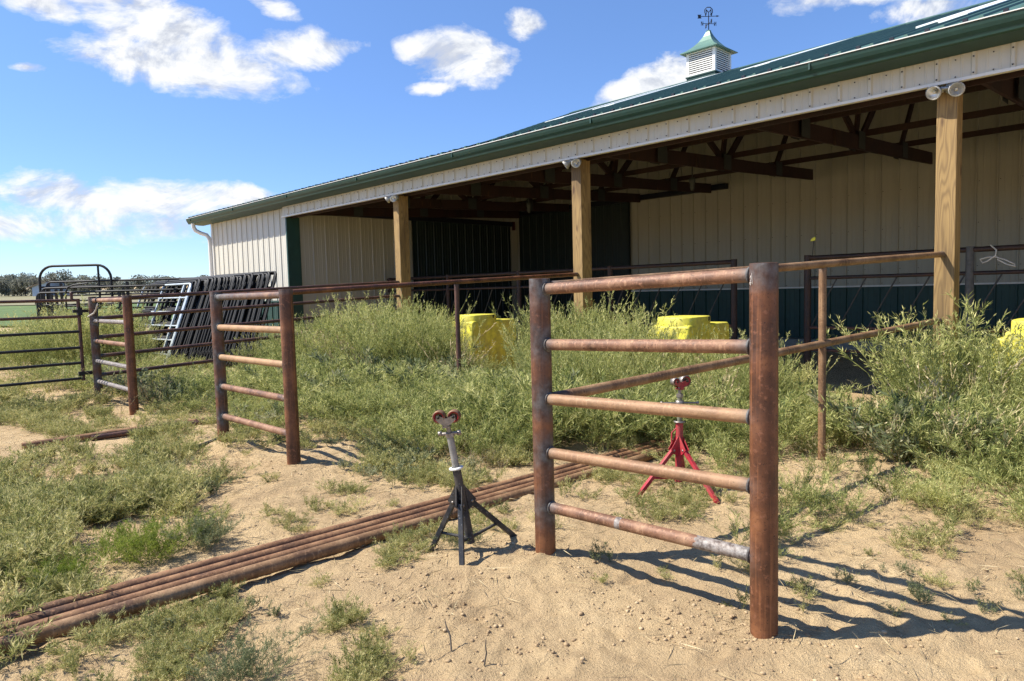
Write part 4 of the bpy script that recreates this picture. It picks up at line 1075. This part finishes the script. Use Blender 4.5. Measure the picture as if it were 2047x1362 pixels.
# a few bigger dead stalks
# clods and pebbles
def clods(name, n, seed, smin, smax, areas):
    r = np.random.default_rng(seed)
    ico = np.array([(0, 0, 1), (.9, 0, .45), (.28, .85, .45), (-.72, .53, .45), (-.72, -.53, .45), (.28, -.85, .45), (.72, .53, -.3), (-.28, .85, -.3), (-.9, 0, -.3), (-.28, -.85, -.3), (.72, -.53, -.3), (0, 0, -.7)])
    F = np.array([(0, 1, 2), (0, 2, 3), (0, 3, 4), (0, 4, 5), (0, 5, 1), (1, 6, 2), (2, 7, 3), (3, 8, 4), (4, 9, 5), (5, 10, 1), (6, 7, 2), (7, 8, 3), (8, 9, 4), (9, 10, 5), (10, 6, 1), (11, 7, 6), (11, 8, 7), (11, 9, 8), (11, 10, 9), (11, 6, 10)])
    V = []; 
    for (uc, vc, ru, rv, m) in areas:
        u = uc + r.normal(0, .5, m) * ru; v = vc + r.normal(0, .5, m) * rv
        x = u * ST + v * CT; y = -u * CT + v * ST; z = GH(x, y)
        ok = vnoise(x, y, .16, 77) + .6 * vnoise(x, y, .5, 78) > r.uniform(-.35, .35, m); x = x[ok]; y = y[ok]; z = z[ok]; m = len(x)
        s = smin * (smax / smin) ** (r.random(m) ** 3.2)
        for k in range(m):
            if y[k] < .9: continue
            sc = s[k] * r.uniform(.65, 1.25, 3); q = ico * (1 + r.uniform(-.22, .22, (12, 1))) * sc
            an = r.uniform(0, 6.28); c, sn = math.cos(an), math.sin(an)
            q = q @ np.array([[c, sn, 0], [-sn, c, 0], [0, 0, .75]]); V.append(q + [x[k], y[k], z[k] + s[k] * .15])
    n = len(V); co = np.concatenate(V); fa = (F[None] + 12 * np.arange(n)[:, None, None]).reshape(-1, 3)
    me = quads_mesh(name, co, fa); me.materials.append(CLOD)
    o = bpy.data.objects.new(name, me); col.objects.link(o); return o
def clod_mat():
    m = Mt('clods'); rp_ = m.n('ShaderNodeNewGeometry'); n3 = m.noise(m.co(), 90, 4, .7)
    c = m.ramp(rp_.outputs['Random Per Island'], [(0, (.20, .135, .075)), (.5, (.40, .28, .15)), (1, (.55, .41, .24))])
    m.base(m.mix(m.math('MULTIPLY', n3, .4), c, (.32, .23, .14))); m.set(Roughness=.95); m.bump(n3, .5, .006); return m.m
CLOD = clod_mat()
tag(clods('soil_clods', 0, 3, .0015, .013, [(-2.5, 2.2, 1.0, .6, 2600), (-1.6, 2.4, .9, .5, 2200), (-.9, 2.3, 1.2, 1.0, 3000), (-1.4, 2.72, .3, .25, 400), (-2.62, 2.7, .35, .25, 1000), (-5.6, 2.75, .4, .3, 500), (-6.4, 2.4, 1.2, .6, 800), (-1.5, 3.4, 1.6, .8, 1600), (-3.2, 1.5, 1.8, .8, 1600), (-.3, 3.5, 1.6, 1.4, 1400), (-2.3, 5.6, .5, .4, 300)]), 'small clods and pebbles strewn over the sandy dirt', kind='stuff')

# single plants that stand apart
def bush(name, label, cat, px, py, mat, sets, seed=1):
    """px,py: world ground position of the plant's foot"""
    root = None; r = random.Random(seed); items = []
    for (protos, dx, dy, s, sz, dt) in sets:
        q, t = protos[r.randrange(len(protos))]
        items.append((q, t, dx, dy, float(GH(px + dx, py + dy)) - float(GH(px, py)) - .005, r.uniform(0, 6.28), (s, sz), dt))
    o = make_mass(name, items, mat); o.location = (px, py, float(GH(px, py)))
    tag(o, label, cat); return o
def many(protos, n, rad, s0, s1, seed, dt=0, flat=1.0):
    r = random.Random(seed); L = []
    for k in range(n):
        a = r.uniform(0, 6.28); d = rad * math.sqrt(r.random()); f = 1 - .4 * (d / rad) ** 2 if rad else 1
        s = r.uniform(s0, s1) * f; L.append((protos, d * math.cos(a), d * math.sin(a), s * 1.1, s * flat, dt + r.uniform(-.08, .08)))
    return L
def at(u, v): p = W(u, v); return p.x, p.y
bush('weed_bush', 'bright yellow-green bushy weed just behind the four ground pipes', 'weed', *at(-4.42, 1.22), BRIGHT, many(MID, 11, .20, .22, .33, 2, .05), 2)
bush('weed_bush', 'darker green round weed right behind the pipes, beside the bright yellow-green one', 'weed', *at(-4.30, 1.52), GREYW, many(MID, 7, .13, .18, .25, 3, -.1), 3)
bush('weed_bush', 'leafy dark green weed behind the left end of the ground pipes', 'weed', *at(-4.35, .78), BRIGHT, many(MID, 7, .16, .14, .22, 4, -.15), 4)
bush('weed_clump', 'dark green weed clump in the foreground, below the ground pipes', 'weed', *at(-2.68, 1.06), GREYW, many(MID, 9, .15, .13, .21, 5, -.12), 5)
bush('weed_clump', 'small green sprig of weed at the lower end of the foreground sand', 'weed', *at(-2.35, 1.52), LOWW, many(LOWP, 4, .09, .08, .12, 6), 6)
bush('seedling', 'small green seedling at the foot of the near left post', 'weed', *at(-2.36, 2.93), GREYW, many(UPR, 4, .07, .10, .15, 7, -.05), 7)
bush('tall_weed', 'tallest feathery weed, standing in front of the nearest timber post', 'weed', *at(-1.92, 7.30), KOCHIA, many(TALL, 9, .34, 1.35, 1.85, 8, .06), 8)
bush('tall_weed', 'tall weed with loose tips between the post and the right-hand yellow barrier', 'weed', *at(-1.35, 7.75), KOCHIA, many(TALL, 6, .34, 1.1, 1.5, 9), 9)
bush('leafy_weed', 'dark leafy weed growing against the left yellow barrier', 'weed', *at(-8.45, 7.35), GREYW, many(LEAFY, 12, .4, .26, .36, 10, -.15), 10)
bush('weed_bush', 'feathery weed top rising behind the support post near the left barrier', 'weed', *at(-8.55, 6.75), KOCHIA, many(TALL, 2, .08, .95, 1.15, 11, .05), 11)
bush('weed_clump', 'low weed growing around the black pipe stand', 'weed', -.33, 3.99, GREYW, many(MID, 5, .13, .12, .2, 12, -.1), 12)
bush('weed_clump', 'green weed tuft against the back of the four pipes beside the middle fence', 'weed', *at(-4.35, 3.15), LOWW, many(MID, 6, .2, .14, .22, 13, -.05), 13)
bush('weed_clump', 'weed tuft at the foot of the middle fence section left post', 'weed', *at(-6.75, 2.62), LOWW, many(MID, 5, .2, .15, .25, 14), 14)
sd = random.Random(31)
for k, (u, v) in enumerate(((-1.25, 3.75), (-1.12, 3.85), (-1.02, 3.62), (-.85, 3.88), (-.62, 3.9), (-.95, 3.55), (-1.32, 3.5), (-.72, 3.65), (-.45, 3.75), (-1.5, 1.9))):
    bush('sprout', ['small dusty sprout on the bare sand right of the near fence ladder', 'lone tiny sprout in the sand before the near fence ladder'][k == 9], 'weed', *at(u, v), GREYW, many(UPR, 2 + k % 3, .05, .07, .12, 40 + k, -.02), 40 + k)['group'] = 'sprouts on the bare sand' if k < 9 else 'lone sprout'
# dead stalks
for k, (u, v, L_, az, tilt, lab) in enumerate(((-1.62, 1.38, .30, -.6, 4, 'long pale dead stalk lying on the foreground sand'), (-2.22, 1.75, .13, 2.0, 55, 'short dark stick standing up from the sand in the foreground'), (-2.05, 1.78, .10, 1.2, 75, 'thin upright twig beside the short dark stick'))):
    m = MB(); d = Vector((math.cos(az) * math.cos(R(tilt)), math.sin(az) * math.cos(R(tilt)), math.sin(R(tilt)))); z0 = ghs(u, v)
    c = Vector((*at(u, v), z0 + .004)); m.tube([c, c + d * L_ * .4 + Vector((.006, .01, .002)), c + d * L_ * .75, c + d * L_], [.004, .0035, .003, .0015], 6)
    me = m.mesh('dead_stalk', c); me.materials.append(STRAW if k == 0 else BARK); o = bpy.data.objects.new('dead_stalk', me); col.objects.link(o); o.location = c; tag(o, lab, 'stalk')

# ------------------------------------------------------------------ far trees and shed
def crown_quads(seed, w, h, n, size):
    r = np.random.default_rng(seed); C = []
    nb = 9; cs = np.stack([r.normal(0, w * .24, nb), r.normal(0, w * .24, nb), h * (.20 + .66 * r.random(nb))], 1); rs = r.uniform(.14, .28, nb) * w
    i = r.integers(0, nb, n); d = nrmz(r.normal(size=(n, 3))); p = cs[i] + d * rs[i][:, None] * r.uniform(.5, 1.1, (n, 1)) * [1, 1, .9]
    e = p + nrmz(r.normal(size=(n, 3))) * size * r.uniform(.6, 1.3, (n, 1))
    return strips(p, e, size * .8, r).astype(np.float32), np.clip(r.normal(.45, .25, n), 0, 1).astype(np.float32)
ADJ = ['bushy', 'rounded', 'ragged', 'broad', 'thin-topped', 'squat', 'lopsided']
trees = [(-111, 5.6, 4, 0), (-107.2, 6.6, 4.6, 1), (-105.4, 5.8, 4, 2), (-103.6, 5.9, 4.2, 3), (-102.4, 5.2, 3.2, 4), (-101.2, 5.9, 3.4, 5), (-109.3, 5.4, 4.5, 6), (-108.1, 5.2, 4, 2), (-106.3, 5.4, 4, 4), (-104.6, 5.5, 3.6, 1), (-99.2, 5.0, 3.6, 3),
         (-96.6, 6.2, 4.4, 0), (-92.4, 5.9, 5.2, 1), (-90.0, 5.2, 4.6, 2), (-87.6, 5.4, 5, 3), (-84.6, 5.3, 4.6, 4), (-82.0, 4.8, 5.2, 5), (-79.0, 4.9, 4.6, 6), (-73.8, 4.6, 4.6, 0), (-71.4, 5.2, 4.2, 1), (-66, 4.7, 5, 2), (-94.5, 5.2, 4.5, 3), (-62, 4.4, 5, 4), (-76.5, 3.9, 3.6, 5)]
protoT = []
for k, (x, h, w, sd_) in enumerate(trees):
    y = 150 + (k * 37 % 13) - 4; x = x * y / 150; z = float(GH(x, y, False))
    rt = Root('tree', x, y, z, None, 'tree', 'trees along the far edge of the fields', world=True, rot=0)
    if len(protoT) < 7:
        q, t = crown_quads(700 + k, 1.0, 1.0, 1500, .075)
        o = make_mass('crown', [(q, t, 0, 0, 0, 0, 1, 0)], TREEF)
        m = MB(); m.tube([(0, 0, -.05), (.01, 0, .25), (.0, .01, .6)], [.03, .022, .01], 7)
        for a in range(4): m.tube([(0, 0, .2 + .08 * a), (.14 * math.cos(a * 1.7), .14 * math.sin(a * 1.7), .45 + .08 * a)], [.012, .005], 5)
        tk = m.build('trunk', BARK); protoT.append((o.data, tk.data))
    else:
        cm, tm = protoT[k % 7]; o = bpy.data.objects.new('crown', cm); tk = bpy.data.objects.new('trunk', tm); col.objects.link(o); col.objects.link(tk)
    o.parent = rt.o; tk.parent = rt.o
    rt.o.scale = (w, w, h * .86); rt.o.rotation_euler.z = k * 1.3
    side = 'left of the pale shed' if x / y < -.684 else ('beside the pale shed' if x / y < -.653 else ('behind the bow gate arch' if x / y < -.55 else 'far right of the bow gate, over the leaning panels'))
    rt.o['label'] = 'distant grey-green tree %s on the skyline' % side
tag_s = Root('shed', -98.5, 146, float(GH(-98.5, 146, False)), 'pale blue-white shed with a tan roof among the far trees', 'shed', world=True)
sx, sy, sz = -98.5, 146, float(GH(-98.5, 146, False))
m = MB(); m.prism([(sx - .9, sz), (sx + 2.3, sz), (sx + 2.3, sz + 2.9), (sx + 1.9, sz + 3.1), (sx - .9, sz + 2.1)], 1, sy, sy + 8); m.build('walls', simple('pale_blue_wall', (.42, .50, .60), .7), tag_s)
m = MB(); m.hexa([(sx - 1.6, sy - .4, sz + 1.95), (sx + 2.3, sy - .4, sz + 3.10), (sx + 1.4, sy + 8, sz + 3.75), (sx - 2.8, sy + 8, sz + 3.3), (sx - 1.6, sy - .4, sz + 2.10), (sx + 2.3, sy - .4, sz + 3.27), (sx + 1.4, sy + 8, sz + 3.9), (sx - 2.8, sy + 8, sz + 3.45)]); m.build('roof', simple('tan_roof', (.36, .26, .17), .8), tag_s)

# ------------------------------------------------------------------ world, sun, camera
EL = 50.0; LAZ = math.radians(2.0)         # the light travels toward +X, a little away from the viewer
ldir = Vector((math.cos(R(EL)) * math.cos(LAZ), math.cos(R(EL)) * math.sin(LAZ), -math.sin(R(EL))))
sun = bpy.data.lights.new('sun', 'SUN'); sun.energy = 5.0; sun.angle = R(.53); sun.color = (1, .94, .84)
so = bpy.data.objects.new('sun', sun); col.objects.link(so); so.rotation_euler = ldir.to_track_quat('-Z', 'Y').to_euler(); so.location = (-20, 0, 30)
w = bpy.data.worlds.new('World'); scene.world = w; w.use_nodes = True
nt = w.node_tree; nt.nodes.clear()
class WN(Mt):
    def __init__(s, t): s.t = t; s.tc = None
wn = WN(nt)
sky = wn.n('ShaderNodeTexSky', sky_type='NISHITA'); sky.sun_disc = False; sky.sun_elevation = R(EL); sky.sun_rotation = R(-90); sky.air_density = 1.0; sky.dust_density = .35; sky.ozone_density = 1.6; sky.altitude = 1200
bg1 = wn.n('ShaderNodeBackground'); bg1.inputs[1].default_value = .112
hs_ = wn.n('ShaderNodeHueSaturation'); hs_.inputs['Saturation'].default_value = 1.12; hs_.inputs['Value'].default_value = 1.0
wn.l(sky.outputs[0], hs_.inputs['Color']); SKYC = wn.mix(1.0, hs_.outputs[0], (.96, .98, 1.12), 'MULTIPLY')
tc = wn.n('ShaderNodeTexCoord'); sep = wn.n('ShaderNodeSeparateXYZ'); wn.l(tc.outputs['Generated'], sep.inputs[0])
# clouds live on a direction grid: azimuth and elevation
az = wn.math('ARCTAN2', sep.outputs[0], sep.outputs[1])
elv = wn.math('ARCSINE', sep.outputs[2])
cv = wn.n('ShaderNodeCombineXYZ'); wn.l(az, cv.inputs[0]); wn.l(wn.math('MULTIPLY', elv, 1.7), cv.inputs[1])
low_ = wn.math('SUBTRACT', 1.0, wn.math('MULTIPLY', elv, 2.6), True)
wn.l(wn.mix(low_, SKYC, wn.mix(1.0, SKYC, (.62, .72, .86), 'MULTIPLY')), bg1.inputs[0])
nA = wn.noise(cv.outputs[0], 7.0, 10, .64, .7); nB = wn.noise(cv.outputs[0], 24, 8, .6, .2)
f_, pi_, ro_ = 1399.04, .07136, .02614
def pdir(x, y):
    axx = x - 1023.5; bx = 681 - y; c, s = math.cos(ro_), math.sin(ro_)
    a = (axx * c + bx * s) / f_; b = (-axx * s + bx * c) / f_
    D = Vector((a, math.cos(pi_) + b * math.sin(pi_), -math.sin(pi_) + b * math.cos(pi_))).normalized()
    return math.atan2(D.x, D.y), math.asin(D.z)
CL = [(230, 0, 250, 60, 14, 1.1), (320, 60, 190, 70, 14, 1.3), (380, 128, 215, 62, 3, 1.4), (590, 100, 100, 36, -6, .95), (700, 93, 55, 14, -4, .6), (540, 5, 55, 22, 20, .8),
      (925, 118, 105, 50, 6, 1.1), (835, 103, 50, 22, 10, .8), (870, 176, 55, 12, -4, .7), (1050, 52, 46, 25, 4, .85), (1270, 182, 90, 34, -20, 1.0), (1350, 155, 90, 42, -20, 1.05),
      (1690, -8, 180, 28, 3, .9), (1850, 22, 110, 34, 2, .8), (65, 134, 36, 9, -6, .6), (60, -10, 140, 40, 12, 1.0), (150, 395, 190, 46, 4, .95), (330, 398, 220, 42, 3, .85), (460, 393, 95, 26, 6, .95), (60, 445, 280, 44, 0, .7), (300, 450, 300, 40, 0, .55), (-200, 380, 260, 60, 0, 1.0)]
mask = None
for (x, y, rx, ry, rot, amp) in CL:
    a0, e0 = pdir(x, y); a1, e1 = pdir(x + 10, y); k = (a1 - a0) / 10; ra, re = rx * k * 1.12, ry * k * 1.15
    t = R(rot)      # positive: right side lower
    dx = wn.math('SUBTRACT', az, a0); dy = wn.math('SUBTRACT', elv, e0)
    p = wn.math('ADD', wn.math('MULTIPLY', dx, math.cos(t) / ra), wn.math('MULTIPLY', dy, -math.sin(t) / ra))
    q = wn.math('ADD', wn.math('MULTIPLY', dx, math.sin(t) / re), wn.math('MULTIPLY', dy, math.cos(t) / re))
    r2 = wn.math('ADD', wn.math('MULTIPLY', p, p), wn.math('MULTIPLY', q, q))
    v_ = wn.math('MULTIPLY', wn.math('SUBTRACT', 1.0, r2, False), amp)
    v_ = wn.math('MAXIMUM', v_, -1.5)
    mask = v_ if mask is None else wn.math('MAXIMUM', mask, v_)
dens = wn.math('ADD', wn.math('MULTIPLY', mask, .58), wn.math('ADD', wn.math('MULTIPLY', wn.math('SUBTRACT', nA, .5), 1.8), wn.math('MULTIPLY', wn.math('SUBTRACT', nB, .5), 1.0)))
# loose clouds outside the picture's part of the sky
cov = wn.ramp(dens, [(.02, (0, 0, 0)), (.24, (.38, .38, .38)), (.40, (.8, .8, .8)), (.60, (1, 1, 1))])
cv2 = wn.n('ShaderNodeVectorMath', operation='ADD'); wn.l(cv.outputs[0], cv2.inputs[0]); cv2.inputs[1].default_value = (-.018, .022, 0)
nA2 = wn.noise(cv2.outputs[0], 7.0, 10, .64, .7)
relief = wn.math('ADD', wn.math('MULTIPLY', wn.math('SUBTRACT', nA, nA2), 2.2), wn.math('ADD', .5, wn.math('MULTIPLY', wn.math('SUBTRACT', nB, .5), .4)))
shade = wn.ramp(relief, [(.28, (.62, .66, .75)), (.46, (.84, .87, .92)), (.62, (1, 1, 1))])
bg2 = wn.n('ShaderNodeBackground'); bg2.inputs[1].default_value = .62; wn.l(shade, bg2.inputs[0])
# pale thin haze near the horizon is part of the sky itself
mxs = wn.n('ShaderNodeMixShader'); wn.l(cov, mxs.inputs[0]); wn.l(bg1.outputs[0], mxs.inputs[1]); wn.l(bg2.outputs[0], mxs.inputs[2])
wo = wn.n('ShaderNodeOutputWorld'); wn.l(mxs.outputs[0], wo.inputs['Surface'])

cam = bpy.data.cameras.new('camera'); co = bpy.data.objects.new('camera', cam); col.objects.link(co)
cam.sensor_width = 36; cam.lens = f_ / 2047 * 36; cam.clip_start = .05; cam.clip_end = 12000
fwd = Vector((0, math.cos(pi_), -math.sin(pi_))); up0 = Vector((0, math.sin(pi_), math.cos(pi_))); r0 = Vector((1, 0, 0))
c, s = math.cos(ro_), math.sin(ro_)
Rt = r0 * c - up0 * s; Up = r0 * s + up0 * c
M = Matrix.Identity(4)
for i in range(3): M[i][0] = Rt[i]; M[i][1] = Up[i]; M[i][2] = -fwd[i]
M[2][3] = 1.5
co.matrix_world = M
scene.camera = co
vs_ = scene.view_settings; vs_.view_transform = 'Standard'; vs_.look = 'None'; vs_.exposure = 0.78; vs_.gamma = 1
scene.cycles.use_denoising = True
scene.cycles.denoiser = 'OPENIMAGEDENOISE'; scene.cycles.denoising_prefilter = 'NONE'; scene.cycles.denoising_input_passes = 'RGB_ALBEDO_NORMAL'
scene.cycles.caustics_reflective = False; scene.cycles.caustics_refractive = False; scene.cycles.sample_clamp_indirect = 6
scene.cycles.max_bounces = 8
